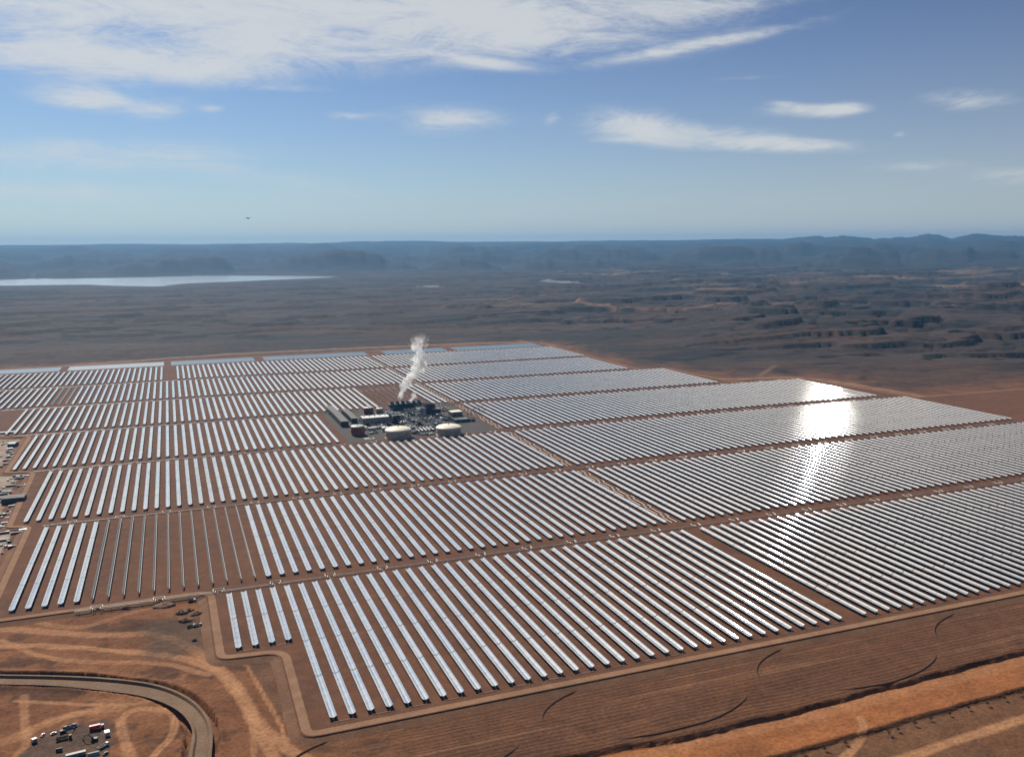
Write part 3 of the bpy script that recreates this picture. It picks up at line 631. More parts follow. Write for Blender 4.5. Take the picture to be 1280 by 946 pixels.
# process structure between the tanks
def frame_tower(loc, w_, l_, h_, nl, label, name='steel_structure', cat='pipe rack', mats=('steel', 'bluegrey'), rz=0, seed=0, vessels=4):
    rr = random.Random(seed); e = empty(name, loc, rz); tag(e, label, cat)
    b = MB(); nx = max(2, int(w_ / 7) + 1); ny = max(2, int(l_ / 8) + 1)
    for i in range(nx):
        for j in range(ny): b.bar((-w_ / 2 + w_ * i / (nx - 1), -l_ / 2 + l_ * j / (ny - 1), 0), (-w_ / 2 + w_ * i / (nx - 1), -l_ / 2 + l_ * j / (ny - 1), h_), .28, 4)
    for k in range(1, nl + 1):
        z = h_ * k / nl
        for i in range(nx): b.bar((-w_ / 2 + w_ * i / (nx - 1), -l_ / 2, z), (-w_ / 2 + w_ * i / (nx - 1), l_ / 2, z), .22, 4)
        for j in range(ny): b.bar((-w_ / 2, -l_ / 2 + l_ * j / (ny - 1), z), (w_ / 2, -l_ / 2 + l_ * j / (ny - 1), z), .22, 4)
    b.build('frame', M[mats[0]], e)
    for k in range(1, nl): MB().box((rr.uniform(-1, 1), 0, h_ * k / nl), (w_ * .86, l_ * .86, .25)).build('platform', M['grey'], e)
    for k in range(vessels):
        z = h_ * rr.choice([q / nl for q in range(nl)]) + 1.6; x, y = rr.uniform(-.35, .35) * w_, rr.uniform(-.35, .35) * l_; r_ = rr.uniform(1.0, 1.7); ln = rr.uniform(5, 11)
        b = MB(); a = rr.choice([0, 1]); d_ = Vector((1, 0, 0)) if a else Vector((0, 1, 0)); p = Vector((x, y, z)); b.bar(p - d_ * ln / 2, p + d_ * ln / 2, r_, 12); b.bar(p - d_ * ln * .3 - Vector((0, 0, 1.6)), p - d_ * ln * .3, .4, 4); b.bar(p + d_ * ln * .3 - Vector((0, 0, 1.6)), p + d_ * ln * .3, .4, 4)
        b.build('vessel', M[rr.choice(['silver', 'lightgrey', 'bluegrey', mats[1]])], e)
    for k in range(vessels):
        b = MB(); x, y = rr.uniform(-.45, .45) * w_, rr.uniform(-.45, .45) * l_; z1, z2 = rr.uniform(.3, 1) * h_, rr.uniform(.3, 1) * h_; x2, y2 = rr.uniform(-.5, .5) * w_, rr.uniform(-.5, .5) * l_
        b.path([(x, y, .3), (x, y, z1), (x2, y, z1), (x2, y2, z1), (x2, y2, z2)], .35, 6); b.build('pipe', M[rr.choice(['silver', 'pipe', 'steel'])], e)
    return e
frame_tower(at(497, 527.5), 32, 24, 21, 4, 'tall dark steam generator structure behind the left cream tank', 'steam_generator', 'process structure', ('dark', 'bluegrey'), seed=1, vessels=8)
b = MB(); b.box((0, 0, 9), (26, 17, 17)); q = at(497, 527.5); tag(b.build('steam_drum_house', M['bluegrey'], None, (q[0] - 2, q[1] + 16, 0)), 'dark blue-grey block behind the steam generator structure', 'building')
frame_tower(at(514, 524), 26, 20, 22, 3, 'steel frame tower full of pipes before the cooling tower', 'steel_structure', 'process structure', ('steel', 'bluegrey'), seed=2, vessels=7)
frame_tower(at(526, 521), 22, 26, 26, 4, 'tallest dark steel tower right of the pipe filled frame', 'steel_structure', 'process structure', ('dark', 'bluegrey'), seed=3, vessels=6)
b = MB(); q = at(529.5, 522); b.box((0, 0, 11), (13, 10, 22), taper=.35, rz=.5); tag(b.build('vent_stack_base', M['lightgrey'], None, q), 'pale tapering tower standing before the maroon building', 'tower')
frame_tower(at(513, 536), 26, 18, 10, 2, 'low pipe rack behind the left cream tank on its right', 'pipe_rack', 'pipe rack', ('steel', 'silver'), seed=4, vessels=7)
frame_tower(at(474, 535), 30, 12, 7, 2, 'low pipe rack along the front of the turbine hall', 'pipe_rack', 'pipe rack', ('steel', 'silver'), seed=5, vessels=6)
frame_tower(at(545, 531), 34, 14, 8, 2, 'low pipe rack behind the right cream tank', 'pipe_rack', 'pipe rack', ('steel', 'silver'), seed=6, vessels=6)
frame_tower(at(486, 518), 22, 16, 13, 2, 'dark equipment frame left of the cooling tower', 'steel_structure', 'process structure', ('dark', 'bluegrey'), seed=7, vessels=5)
frame_tower(at(555, 525), 20, 12, 7, 2, 'small equipment frame before the flat pale roofed building', 'steel_structure', 'process structure', ('steel', 'bluegrey'), seed=8, vessels=5)
for k in range(5):                         # heat exchangers lying in parallel between the cream tanks
    q = at(523.5 + k * 4.4, 541.5 - k * .5); e = empty('heat_exchanger', (q[0], q[1] + 6, 0)); tag(e, f'{ORD[k + 1]} from the left of five shiny heat exchangers lying between the cream tanks', 'heat exchanger', 'heat exchangers between the salt tanks')
    b = MB(); b.bar((0, -13, 5.5), (0, 15, 5.5), 1.25, 14); b.lathe((0, 0, 0), [(0, 0)], 3, 0, False); b.build('shell', M['silver'], e)
    b = MB(); b.bar((0, -15.5, 5.5), (0, -13, 5.5), 1.6, 14); b.build('head', M['bluegrey'], e)
    for y in (-9, 0, 11): MB().box((0, y, 2.15), (1.0, 1.4, 4.3)).build('saddle', M['dark'], e)
frame_tower(at(534, 543), 40, 15, 4, 1, 'dark low pipework bed before the shiny heat exchangers', 'pipe_rack', 'pipe rack', ('dark', 'bluegrey'), seed=9, vessels=9)
for n_, (x, y, w_, l_, h_, nl, mt, vs_, lab) in enumerate((
    (505, 531, 22, 14, 12, 2, ('dark', 'silver'), 6, 'dense dark pipework right behind the top of the left cream tank'), (520, 530, 24, 16, 15, 3, ('steel', 'bluegrey'), 8, 'grey three storey pipe frame between tower and shiny exchangers'),
    (536, 526, 24, 16, 12, 2, ('dark', 'silver'), 7, 'dark pipework in front of the pale tapering tower'), (541, 537, 14, 20, 9, 2, ('dark', 'bluegrey'), 6, 'dark pipework squeezed against the left side of the right tank'),
    (517, 541, 12, 24, 9, 2, ('dark', 'silver'), 6, 'dark pipework squeezed against the right side of the left tank'), (452, 526, 14, 14, 7, 2, ('steel', 'red'), 4, 'small pipe frame left of the long white roofed hall'),
    (466, 542, 18, 7, 5, 1, ('steel', 'silver'), 5, 'low pipes before the small light grey block'), (556, 513, 26, 12, 9, 2, ('steel', 'maroon'), 6, 'rear equipment frame between maroon annex and pale roofed building'))):
    frame_tower(at(x, y), w_, l_, h_, nl, lab, 'pipe_rack', 'pipe rack', mt, seed=40 + n_, vessels=vs_)
def gantry(loc, w_, h_, label):
    e = empty('switchyard_gantry', loc, .3); tag(e, label, 'gantry', 'switchyard gantries')
    for s in (-1, 1):
        b = MB()
        for a in (-1, 1): b.bar((s * w_ / 2 - 1.2, a * 1.2, 0), (s * w_ / 2, 0, h_), .2, 4); b.bar((s * w_ / 2 + 1.2, a * 1.2, 0), (s * w_ / 2, 0, h_), .2, 4)
        b.build('tower', M['steel'], e)
    b = MB(); b.bar((-w_ / 2, 0, h_), (w_ / 2, 0, h_), .3, 4); b.bar((-w_ / 2, 0, h_ - 1.6), (w_ / 2, 0, h_ - 1.6), .3, 4); b.build('beam', M['steel'], e)
    for k in range(3): MB().lathe((-w_ / 3 + k * w_ / 3, 0, h_ - 5), [(.3, 0), (.5, .5), (.3, 1), (.5, 1.5), (.3, 3)], 8).build('insulator', M['maroon'], e)
for k, (x, y, d_) in enumerate(((590, 521, 'front'), (594, 517.5, 'middle'), (598, 514.5, 'rear'))): gantry(at(x, y), 24, 13, f'{d_} steel gantry of the small switchyard at the right of the yard')
for k in range(2):
    q = at(586 + 5 * k, 526.5); e = empty('transformer', q, .2); tag(e, ('left' if k == 0 else 'right') + ' one of two dark transformers before the switchyard gantries', 'transformer', 'transformers in the yard')
    MB().box((0, 0, 2.8), (7, 5, 5), taper=.9).build('tank', M['bluegrey'], e)
    for s in (-1, 1): MB().box((s * 4.4, 0, 2.8), (1.2, 4.4, 4)).build('radiator', M['grey'], e)
    for j in range(3): MB().lathe((-2 + j * 2, 0, 5.3), [(.35, 0), (.5, .6), (.3, 1.1), (.5, 1.6), (.2, 2.6)], 8).build('bushing', M['maroon'], e)
# steam
def steam(name, path, radii, dens, label, seed, scale=.06):
    rr = np.random.default_rng(seed); n = 20; vs = []; fs = []
    pts = smooth_line([p[:2] for p in path], 2); zs = np.interp(np.linspace(0, 1, len(pts)), np.linspace(0, 1, len(path)), [p[2] for p in path]); rs = np.interp(np.linspace(0, 1, len(pts)), np.linspace(0, 1, len(radii)), radii)
    for j, ((x, y), z, r_) in enumerate(zip(pts, zs, rs)):
        for k in range(n):
            a = 2 * math.pi * k / n; q = r_ * 2.0; vs.append((x + q * math.cos(a), y + q * math.sin(a), z))
    m_ = len(pts)
    for j in range(m_ - 1):
        for k in range(n): fs.append((j * n + k, j * n + (k + 1) % n, (j + 1) * n + (k + 1) % n, (j + 1) * n + k))
    fs += [tuple(range(n - 1, -1, -1)), tuple(range((m_ - 1) * n, m_ * n))]
    me = bpy.data.meshes.new(name); me.from_pydata(vs, [], fs)
    # distance from the axis, for a soft uneven edge
    m, tt = nt(name + '_vapour'); LL = tt.links; out = N(tt, 'ShaderNodeOutputMaterial'); v = N(tt, 'ShaderNodeVolumePrincipled'); LL.new(v.outputs[0], out.inputs['Volume']); v.inputs['Color'].default_value = (.99, .99, .985, 1); v.inputs['Anisotropy'].default_value = .2
    g = N(tt, 'ShaderNodeNewGeometry'); s = N(tt, 'ShaderNodeSeparateXYZ'); LL.new(g.outputs['Position'], s.inputs[0])
    def curve(vals):
        c = N(tt, 'ShaderNodeFloatCurve'); z0, z1 = zs[0], zs[-1]; f_ = math_node(tt, 'DIVIDE', math_node(tt, 'SUBTRACT', s.outputs[2], z0), z1 - z0); lo, hi = min(vals) - 1, max(vals) + 1
        cu = c.mapping.curves[0]; P_ = [((z - z0) / (z1 - z0), (q - lo) / (hi - lo)) for z, q in zip(zs, vals)][::2]
        cu.points[0].location = P_[0]; cu.points[1].location = P_[-1]
        for q in P_[1:-1]: cu.points.new(*q)
        c.mapping.update(); LL.new(f_, c.inputs['Value']); return math_node(tt, 'MULTIPLY_ADD', c.outputs[0], hi - lo, lo)
    cxx, cyy_, cr_ = curve([p[0] for p in pts]), curve([p[1] for p in pts]), curve(list(rs))
    dx, dy = math_node(tt, 'SUBTRACT', s.outputs[0], cxx), math_node(tt, 'SUBTRACT', s.outputs[1], cyy_)
    rad_ = math_node(tt, 'DIVIDE', math_node(tt, 'SQRT', math_node(tt, 'ADD', math_node(tt, 'MULTIPLY', dx, dx), math_node(tt, 'MULTIPLY', dy, dy))), cr_)
    nn = N(tt, 'ShaderNodeTexNoise'); nn.inputs['Scale'].default_value = scale; nn.inputs['Detail'].default_value = 3; nn.inputs['Roughness'].default_value = .6; LL.new(g.outputs['Position'], nn.inputs['Vector'])
    q = math_node(tt, 'SUBTRACT', math_node(tt, 'MULTIPLY_ADD', nn.outputs[0], 4.2, -1.4), rad_)
    mr_ = N(tt, 'ShaderNodeMapRange'); LL.new(q, mr_.inputs[0]); mr_.inputs[1].default_value = 0; mr_.inputs[2].default_value = .35; mr_.inputs[3].default_value = 0; mr_.inputs[4].default_value = dens
    fz = N(tt, 'ShaderNodeMapRange', interpolation_type='SMOOTHSTEP'); LL.new(s.outputs[2], fz.inputs[0]); fz.inputs[1].default_value = zs[-1]; fz.inputs[2].default_value = zs[-1] - (zs[-1] - zs[0]) * .42
    LL.new(math_node(tt, 'MULTIPLY', mr_.outputs[0], fz.outputs[0]), v.inputs['Density']); me.materials.append(m); o = bpy.data.objects.new(name, me); COL.objects.link(o); tag(o, label, None, None, 'stuff'); return o
def air_pt(x, y, Y):                        # photo position at a forward distance Y
    d = FW + R2 * (x - 640) / F - U2 * (y - 473) / F; t_ = Y / d[1]; return (CAM[0] + d[0] * t_, Y, CAM[2] + d[2] * t_)
Ys = cyw
steam('steam', [air_pt(499, 507, Ys), air_pt(502, 496, Ys), air_pt(507, 484, Ys), air_pt(516, 470, Ys), air_pt(525, 458, Ys), air_pt(524, 446, Ys), air_pt(520, 434, Ys), air_pt(526, 415, Ys)], [4.2, 8, 12, 17, 21, 16, 17, 19], .15, 'tall ragged white plume of steam rising from the cooling tower', 1, .065)
steam('steam', [air_pt(512, 506, Ys), air_pt(514, 500, Ys), air_pt(519, 497, Ys), air_pt(516, 491, Ys), air_pt(517, 487, Ys)], [4.0, 7, 8, 5, 7], .10, 'small ragged puffs of steam beside the tall plume', 2, .08)

# ------------------------------------------------------------------ ground level beside the field
def ground_z(x, y):
    ix, iy = (x - gx[0]) / 1.6, (y - gy[0]) / 1.6
    if 0 <= ix < len(gx) - 1 and 0 <= iy < len(gy) - 1: return float(near_h[2][int(iy), int(ix)])
    return float(height(np.array([x]), np.array([y]))[0][0])
def on(x, y):
    z = PZ
    for _ in range(4): q = gp(x, y, z); z = ground_z(*q)
    q = gp(x, y, z); return (q[0], q[1], z - .05)
def truck(loc, rz, mc, mb, label, L=9.0, box=True, group=None, name='truck'):
    e = empty(name, loc, rz); tag(e, label, 'truck', group)
    MB().box((L / 2 - 1.1, 0, 1.75), (2.1, 2.4, 2.3), taper=.92).build('cab', mc, e); MB().box((L / 2 - .04, 0, 2.2), (.1, 2.1, .9)).build('windscreen', M['glass'], e)
    MB().box((-.2, 0, .85), (L - .4, 1.0, .35)).build('chassis', M['dark'], e)
    if box: MB().box((-1.2, 0, 2.35), (L - 2.6, 2.5, 2.6)).build('cargo_box', mb, e)
    else:
        b = MB(); b.box((-1.2, 0, 1.15), (L - 2.6, 2.4, .2)); b.box((-1.2, 1.15, 1.7), (L - 2.6, .12, 1)); b.box((-1.2, -1.15, 1.7), (L - 2.6, .12, 1)); b.box((-1.2 - (L - 2.6) / 2, 0, 1.7), (.12, 2.3, 1)); b.build('bed', mb, e)
    for x in (L / 2 - 1.4, -L / 2 + 1.1, -L / 2 + 2.4):
        for s in (-1, 1):
            b = MB(); b.bar((x, s * .8, .5), (x, s * 1.2, .5), .5, 10); b.build('wheel', M['rubber'], e)
    return e
def car(loc, rz, mc, label, group=None):
    e = empty('car', loc, rz); tag(e, label, 'car', group)
    MB().box((0, 0, .75), (4.5, 1.8, .75), taper=.95).build('body', mc, e); MB().box((-.25, 0, 1.42), (2.6, 1.6, .6), taper=.78).build('cabin', M['glass'], e); MB().box((-.25, 0, 1.75), (1.9, 1.2, .07)).build('roof', mc, e)
    for x in (1.4, -1.4):
        for s in (-1, 1): b = MB(); b.bar((x, s * .7, .34), (x, s * .93, .34), .34, 8); b.build('wheel', M['rubber'], e)
def cabin(loc, rz, dim, mw, mr, label, cat='site cabin', group=None, name='site_cabin'):
    e = empty(name, loc, rz); tag(e, label, cat, group); w_, l_, h_ = dim
    MB().box((0, 0, h_ / 2), dim).build('wall', mw, e); MB().box((0, 0, h_ + .12), (w_ + .3, l_ + .3, .22)).build('roof', mr, e)
    MB().box((-w_ * .2, -l_ / 2 - .04, 1.05), (.95, .07, 2.1)).build('door', M['grey'], e); MB().box((w_ * .2, -l_ / 2 - .04, 1.6), (1.3, .07, .9)).build('window', M['glass'], e)
def excavator(loc, rz, mc, label):
    e = empty('excavator', loc, rz); tag(e, label, 'excavator')
    for s in (-1, 1): b = MB(); b.box((0, s * 1.5, .55), (4.6, .8, 1.0), taper=.8); b.build('track', M['rubber'], e)
    MB().box((-.4, 0, 1.7), (3.8, 2.9, 1.3)).build('body', mc, e); MB().box((.9, .9, 2.9), (1.6, 1.1, 1.5), taper=.85).build('cab', M['glass'], e)
    bo = MB().path([(1.2, -.3, 2.2), (4.2, -.3, 5.4), (6.4, -.3, 5.0)], .34, 6).build('boom', mc, e); ar = MB().bar((6.4, -.3, 5.0), (8.2, -.3, 1.6), .28, 6).build('stick', mc, e); MB().box((7.9, -.3, 1.0), (1.3, 1.3, 1.2), taper=.6).build('bucket', M['dark'], e)
def container(loc, rz, mc, label, L=12.0, group=None):
    e = empty('container', loc, rz); tag(e, label, 'container', group)
    b = MB(); b.box((0, 0, 1.4), (L, 2.45, 2.6))
    for k in range(int(L / .8)): 
        for s in (-1, 1): b.box((-L / 2 + .5 + k * .8, s * 1.25, 1.4), (.4, .06, 2.3))
    b.build('shell', mc, e); MB().box((L / 2 + .05, 0, 1.4), (.06, 2.2, 2.3)).build('door', M['grey'], e)
def heap(loc, r, hh, mat, label, seed, cat='spoil heap', name='spoil_heap'):
    rr = np.random.default_rng(seed); vs = [(0, 0, hh)]; fs = []; n = 18; ring = []
    for j in range(1, 7):
        for k in range(n):
            q = r * j / 6 * (1 + .22 * rr.standard_normal() * .6); vs.append((q * math.cos(2 * math.pi * k / n) * 1.3, q * math.sin(2 * math.pi * k / n), hh * max(0, 1 - (j / 6) ** 1.3) * (1 + .2 * rr.standard_normal()) - (1 if j == 6 else 0)))
    for k in range(n): fs.append((0, 1 + k, 1 + (k + 1) % n))
    for j in range(5):
        for k in range(n): fs.append((1 + j * n + k, 1 + (j + 1) * n + k, 1 + (j + 1) * n + (k + 1) % n, 1 + j * n + (k + 1) % n))
    me = bpy.data.meshes.new(name); me.from_pydata(vs, [], fs); me.polygons.foreach_set('use_smooth', [True] * len(fs)); me.materials.append(mat); o = bpy.data.objects.new(name, me); COL.objects.link(o); o.location = loc; tag(o, label, cat)
def bundle(loc, rz, L, nrow, mat, label, cat='pipe stack', name='pipe_stack'):
    e = empty(name, loc, rz); tag(e, label, cat); k = 0
    for lv in range(3):
        for j in range(nrow - lv):
            b = MB(); y = (j - (nrow - lv - 1) / 2) * .95; b.bar((-L / 2 + .3 * math.sin(j * 3 + lv), y, .5 + lv * .8), (L / 2 + .3 * math.cos(j * 5 + lv), y, .5 + lv * .8), .46, 8); b.build('pipe', mat, e)
# work camp at the lower left
truck(on(121, 910.5), .1, M['vred'], M['vred'], 'bright red truck at the far edge of the small work camp', 10.5)
excavator(on(118, 925), 2.9, M['dark'], 'black excavator with raised boom below the red truck')
cabin(on(134, 918), .2, (3.4, 4.5, 3), M['white'], M['white'], 'white site cabin right of the black excavator', )
truck(on(129, 934), .7, M['lightgrey'], M['lightgrey'], 'pale grey truck parked below the white site cabin', 9, False)
excavator(on(79, 915), .3, M['green'], 'dark green excavator beside the pale pipe stack in the work camp')
truck(on(80, 923.5), .05, M['green'], M['green'], 'dark green long truck below the dark green excavator', 11, False)
bundle(on(88, 909), .25, 9, 4, M['lightgrey'], 'pale pipe stack at the far edge of the work camp')
cabin(on(95, 944.5), .12, (13, 2.6, 2.6), M['grey'], M['grey'], 'long low grey cabin with pale roof at the bottom of the camp')
cabin(on(43, 926.5), .5, (3.2, 3, 2.6), M['lightgrey'], M['lightgrey'], 'lone white cube shaped cabin at the left of the camp')
car(on(53.5, 919), 1.2, M['white'], 'white car parked right of the lone white cabin'); car(on(67, 917), .4, M['cream'], 'cream car left of the dark green machines')
dome = on(74, 938.5); b = MB(); b.bar((-2.2, 0, 1.5), (2.2, 0, 1.5), 1.2, 12); b.box((-1.3, 0, .3), (.5, 2, .8)); b.box((1.3, 0, .3), (.5, 2, .8)); tag(b.build('fuel_tank', M['dark'], None, dome), 'dark lying fuel tank in the open middle of the camp', 'fuel tank')
bundle(on(117, 943.5), .1, 8, 4, M['lightgrey'], 'white plank stack at the bottom right of the camp', 'plank stack', 'plank_stack'); car(on(132, 942), .9, M['dark'], 'black car at the bottom right corner of the camp')
# machines in the hollow before the short troughs
truck(on(240, 752), .2, M['lightgrey'], M['dark'], 'dark tipper truck in the hollow near the pipe corridor', 8, False); truck(on(239, 783.5), .1, M['grey'], M['dark'], 'dark truck at the right of the hollow beside another', 8, False); truck(on(247, 782.5), .1, M['grey'], M['grey'], 'grey truck closest to the corner of the raised bank', 8, False)
for k, (x, y, r_, hh, lab) in enumerate(((226, 766, 6, 3.2, 'rubble heap at the left of the pile group in the hollow'), (236, 763, 5, 2.6, 'small rubble heap at the middle of the pile group'), (245, 767, 6, 3, 'rubble heap nearest the raised bank corner'), (231, 775, 7, 3, 'grey rubble heap above the two dark trucks'), (205, 757, 9, 3.5, 'wide low heap under the long raised bank'), (160, 758, 10, 3, 'dark low heap under the raised bank below idle troughs'))):
    heap(on(x, y), r_, hh, M['bank'] if k % 2 else M['canal'], lab, 20 + k)
heap(on(243, 800.5), 2.4, 2.2, M['dark'], 'small dark mound alone on the bare hollow floor', 33, 'mound', 'mound')
# storage yard left of the field
def yd(x, y): return on(x, y)
building('storage_shed', yd(18, 627), (30, 20, 8), -.05, M['dark'], M['roof_grey'], 'big grey flat shed at the middle of the storage yard', 1.0, [('f', -10, 0, 6, 5), ('f', 8, 0, 6, 5)])
building('blue_shed', yd(16.5, 557.5), (13, 18, 6), -.25, M['dark'], M['blue_roof'], 'blue roofed shed at the top of the storage yard', 1.2, [('f', 0, 0, 4, 4)])
YG = 'vehicles and cabins in the storage yard'
for k, (x, y, kind, rz, ma, lab) in enumerate((
    (12.5, 562, 'cab', .05, 'white', 'white cabin just below the blue roofed shed'), (12, 566, 'truck', .1, 'lightgrey', 'light grey truck below the white cabin near the blue shed'),
    (13, 571.5, 'cont', .2, 'bluegrey', 'upper of the two blue-grey containers near the blue shed'), (9, 576, 'cont', -.1, 'bluegrey', 'lower of the two blue-grey containers near the blue shed'), (8.5, 581, 'truck', .2, 'grey', 'grey truck at the end of the container column'),
    (22, 595.5, 'cont', .03, 'maroon', 'dark red long container under the bank, left one'), (34, 595.5, 'cont', .03, 'white', 'white topped container under the bank, right one'), (24, 598.5, 'cont', .03, 'dark', 'black container below the two under the bank'),
    (38.5, 606.5, 'cab2', .02, 'white', 'upper long white cabin beside the dark bank'), (38, 609.5, 'cab2', .02, 'white', 'lower long white cabin beside the dark bank'), (14, 608, 'cont', .02, 'green', 'long green container in the open yard'), (28, 608, 'cont', .02, 'dark', 'long dark container left of the white cabins'),
    (8, 615.5, 'cont', .0, 'lightgrey', 'pale container left of the big grey shed roof'), (3, 618.5, 'cont', .1, 'dark', 'black container at the left of the big grey shed'), (21.5, 629.5, 'car', .3, 'white', 'white car right below the big grey shed'), (2, 628, 'truck', .3, 'green', 'dark green truck left of the big grey shed front'),
    (16, 634, 'truck', .15, 'lightgrey', 'pale truck alone below the big grey shed'), (13.5, 639, 'truck', .1, 'grey', 'grey truck under the pale truck'), (9, 643.5, 'cont', .1, 'dark', 'black container under the grey truck'), (12, 648, 'bun', .4, 'lightgrey', 'pale pipe stack under the black container'), (7, 655.5, 'truck', .1, 'lightgrey', 'light truck left of the red bank corner'),
    (24, 662.5, 'truck', .1, 'white', 'white truck below the red bank corner'), (29, 664, 'cab', .1, 'white', 'white cabin next to the white truck below the bank corner'), (21, 667, 'cont', .1, 'dark', 'dark container below the white truck'), (3, 660, 'cont', .1, 'blue', 'pale blue container at the frame edge'), (4, 667, 'cont', .05, 'maroon', 'dark red container below the pale blue one'), (7, 543.5, 'cab3', .04, 'bluegrey', 'long low blue-grey hall before the clipped rows of troughs'),
    (5, 676, 'cont', .1, 'grey', 'grey container at the lower end of the yard'), (16, 685, 'truck', .3, 'dark', 'black truck at the lower end of the yard'), (3, 692, 'car', .2, 'dark', 'dark car at the lowest end of the yard'))):
    p = yd(x, y)
    if kind == 'cab': cabin(p, rz, (9, 5, 3.2), M[ma], M['white'], lab)
    elif kind == 'cab2': cabin(p, rz, (17, 4, 3), M[ma], M['white'], lab)
    elif kind == 'cab3': cabin(p, rz, (38, 9, 6), M[ma], M['bluegrey'], lab, 'hall', None, 'low_hall')
    elif kind == 'truck': truck(p, rz, M[ma], M[ma], lab, 11, k % 2 == 0)
    elif kind == 'car': car(p, rz, M[ma], lab)
    elif kind == 'bun': bundle(p, rz, 11, 6, M[ma], lab)
    else: container(p, rz, M[ma], lab, 14)
# crates and pallets strewn over the storage yard
rr = random.Random(5)
for k in range(64):
    for _ in range(40):
        x, y = rr.uniform(0, 42), rr.uniform(548, 690)
        lim = 34 if 556 < y < 588 else (30 if y < 628 else (20 if y < 655 else 14))
        if x < lim: break
    ma = 'lightgrey' if k % 2 else 'dark'; q = yd(x, y); b = MB()
    w_, l_, h_ = rr.uniform(2, 5), rr.uniform(2, 6), rr.uniform(1, 2.6)
    b.box((0, 0, h_ / 2 + .15), (w_, l_, h_), taper=.97); b.box((-w_ * .35, 0, .08), (.2, l_, .16)); b.box((w_ * .35, 0, .08), (.2, l_, .16))
    for j in range(3): b.box((0, (j - 1) * l_ * .4, h_ + .2), (w_ * 1.02, .3, .1))
    o = b.build('crate', M[ma], None, q); o.rotation_euler = (0, 0, rr.uniform(0, 3))
    tag(o, ('small pale' if k % 2 else 'small dark') + ' crate lying in the storage yard left of the trough field', 'crate', ('pale' if k % 2 else 'dark') + ' crates strewn in the storage yard')
# small trees at the lower right
def tree(loc, s, label, seed):
    rr = random.Random(seed); e = empty('tree', loc); tag(e, label, 'tree', 'small trees along the pale track')
    b = MB(); b.bar((0, 0, -.3), (.1, 0, s * .5), .16, 6, 0, .09)
    for k in range(4): a = k * 1.6 + rr.random(); b.bar((.08, 0, s * .42), (math.cos(a) * s * .3, math.sin(a) * s * .3, s * .75), .07, 5, 0, .03)
    b.build('trunk', M['bark'], e); b = MB()
    for c in range(9):
        a, q = rr.random() * 6.3, rr.random() ** .5 * s * .36; cx1, cy1, cz1 = math.cos(a) * q, math.sin(a) * q, s * rr.uniform(.5, .95)
        for k in range(70):
            v = Vector((rr.gauss(0, 1), rr.gauss(0, 1), rr.gauss(0, .8))) * s * .105; n_ = Vector((rr.gauss(0, 1), rr.gauss(0, 1), rr.gauss(0, 1))).normalized(); u = n_.orthogonal().normalized(); w2 = n_.cross(u); p = Vector((cx1, cy1, cz1)) + v; z = rr.uniform(.1, .22)
            b.add([p - u * z, p - w2 * z * .6, p + u * z, p + w2 * z * .6], [(0, 1, 2, 3)])
    b.build('crown', M['leaf'], e)
TP = [(1004, 942.5), (1031, 938), (1057, 931), (1111, 918.5), (1121, 914), (1144, 907), (1163, 900.5), (1188, 894.5), (1211, 887.5), (1234, 882), (1255, 875), (1274, 869)]
for k, (x, y) in enumerate(TP): tree(on(x, y), random.uniform(3.2, 5.2), f'{ORD[k + 1]} small dark tree from the left in the line along the pale track', 100 + k)
# a bird in the air
d = FW + R2 * (310 - 640) / F - U2 * (273 - 473) / F; q = CAM + d * 420
e = empty('bird', q, .4); tag(e, 'tiny dark bird gliding alone in the pale sky above the lake', 'bird')
e.scale = (1.5, 1.5, 1.5); b = MB(); b.lathe((0, 0, 0), [(.02, -.7), (.16, -.35), (.22, 0), (.17, .4), (.1, .6), (.03, .8)], 10)
bd = b.build('body', M['bird'], e); bd.rotation_euler = (R(90), 0, 0)
for s in (-1, 1):
    b = MB(); b.add([(s * .1, .3, .05), (s * .75, .28, .28), (s * 1.3, -.1, .2), (s * .7, -.12, .25), (s * .1, -.3, .05), (s * .1, .3, -.02), (s * .75, .28, .22), (s * 1.3, -.1, .16), (s * .7, -.12, .2), (s * .1, -.3, -.02)],
          [(0, 1, 2, 3, 4), (9, 8, 7, 6, 5), (0, 5, 6, 1), (1, 6, 7, 2), (2, 7, 8, 3), (3, 8, 9, 4), (4, 9, 5, 0)]); b.build('wing', M['bird'], e)
b = MB(); b.add([(-.08, -.6, 0), (.08, -.6, 0), (.28, -1.15, 0), (-.28, -1.15, 0), (-.08, -.6, -.04), (.08, -.6, -.04), (.28, -1.15, -.04), (-.28, -1.15, -.04)], [(0, 1, 2, 3), (7, 6, 5, 4), (0, 4, 5, 1), (1, 5, 6, 2), (2, 6, 7, 3), (3, 7, 4, 0)]); b.build('tail', M['bird'], e)

# ------------------------------------------------------------------ daylight
SUN_EL, SUN_AZ = R(40.9), R(-10.0)
sd = Vector((math.sin(SUN_AZ) * math.cos(SUN_EL), math.cos(SUN_AZ) * math.cos(SUN_EL), math.sin(SUN_EL)))
sl = bpy.data.lights.new('sun', 'SUN'); sl.energy = 5.0; sl.angle = R(.53); sl.color = (1, .93, .83)
so = bpy.data.objects.new('sun', sl); COL.objects.link(so); so.rotation_euler = (-sd).to_track_quat('-Z', 'Y').to_euler(); so.location = (0, 0, 3000)
w = bpy.data.worlds.new('World'); sc.world = w; w.use_nodes = True; t = w.node_tree; t.nodes.clear(); L = t.links
out = N(t, 'ShaderNodeOutputWorld'); bg = N(t, 'ShaderNodeBackground'); L.new(bg.outputs[0], out.inputs[0]); bg.inputs[1].default_value = .05
sky = N(t, 'ShaderNodeTexSky', sky_type='NISHITA'); sky.sun_disc = False; sky.sun_elevation = SUN_EL; sky.sun_rotation = SUN_AZ; sky.altitude = 1500
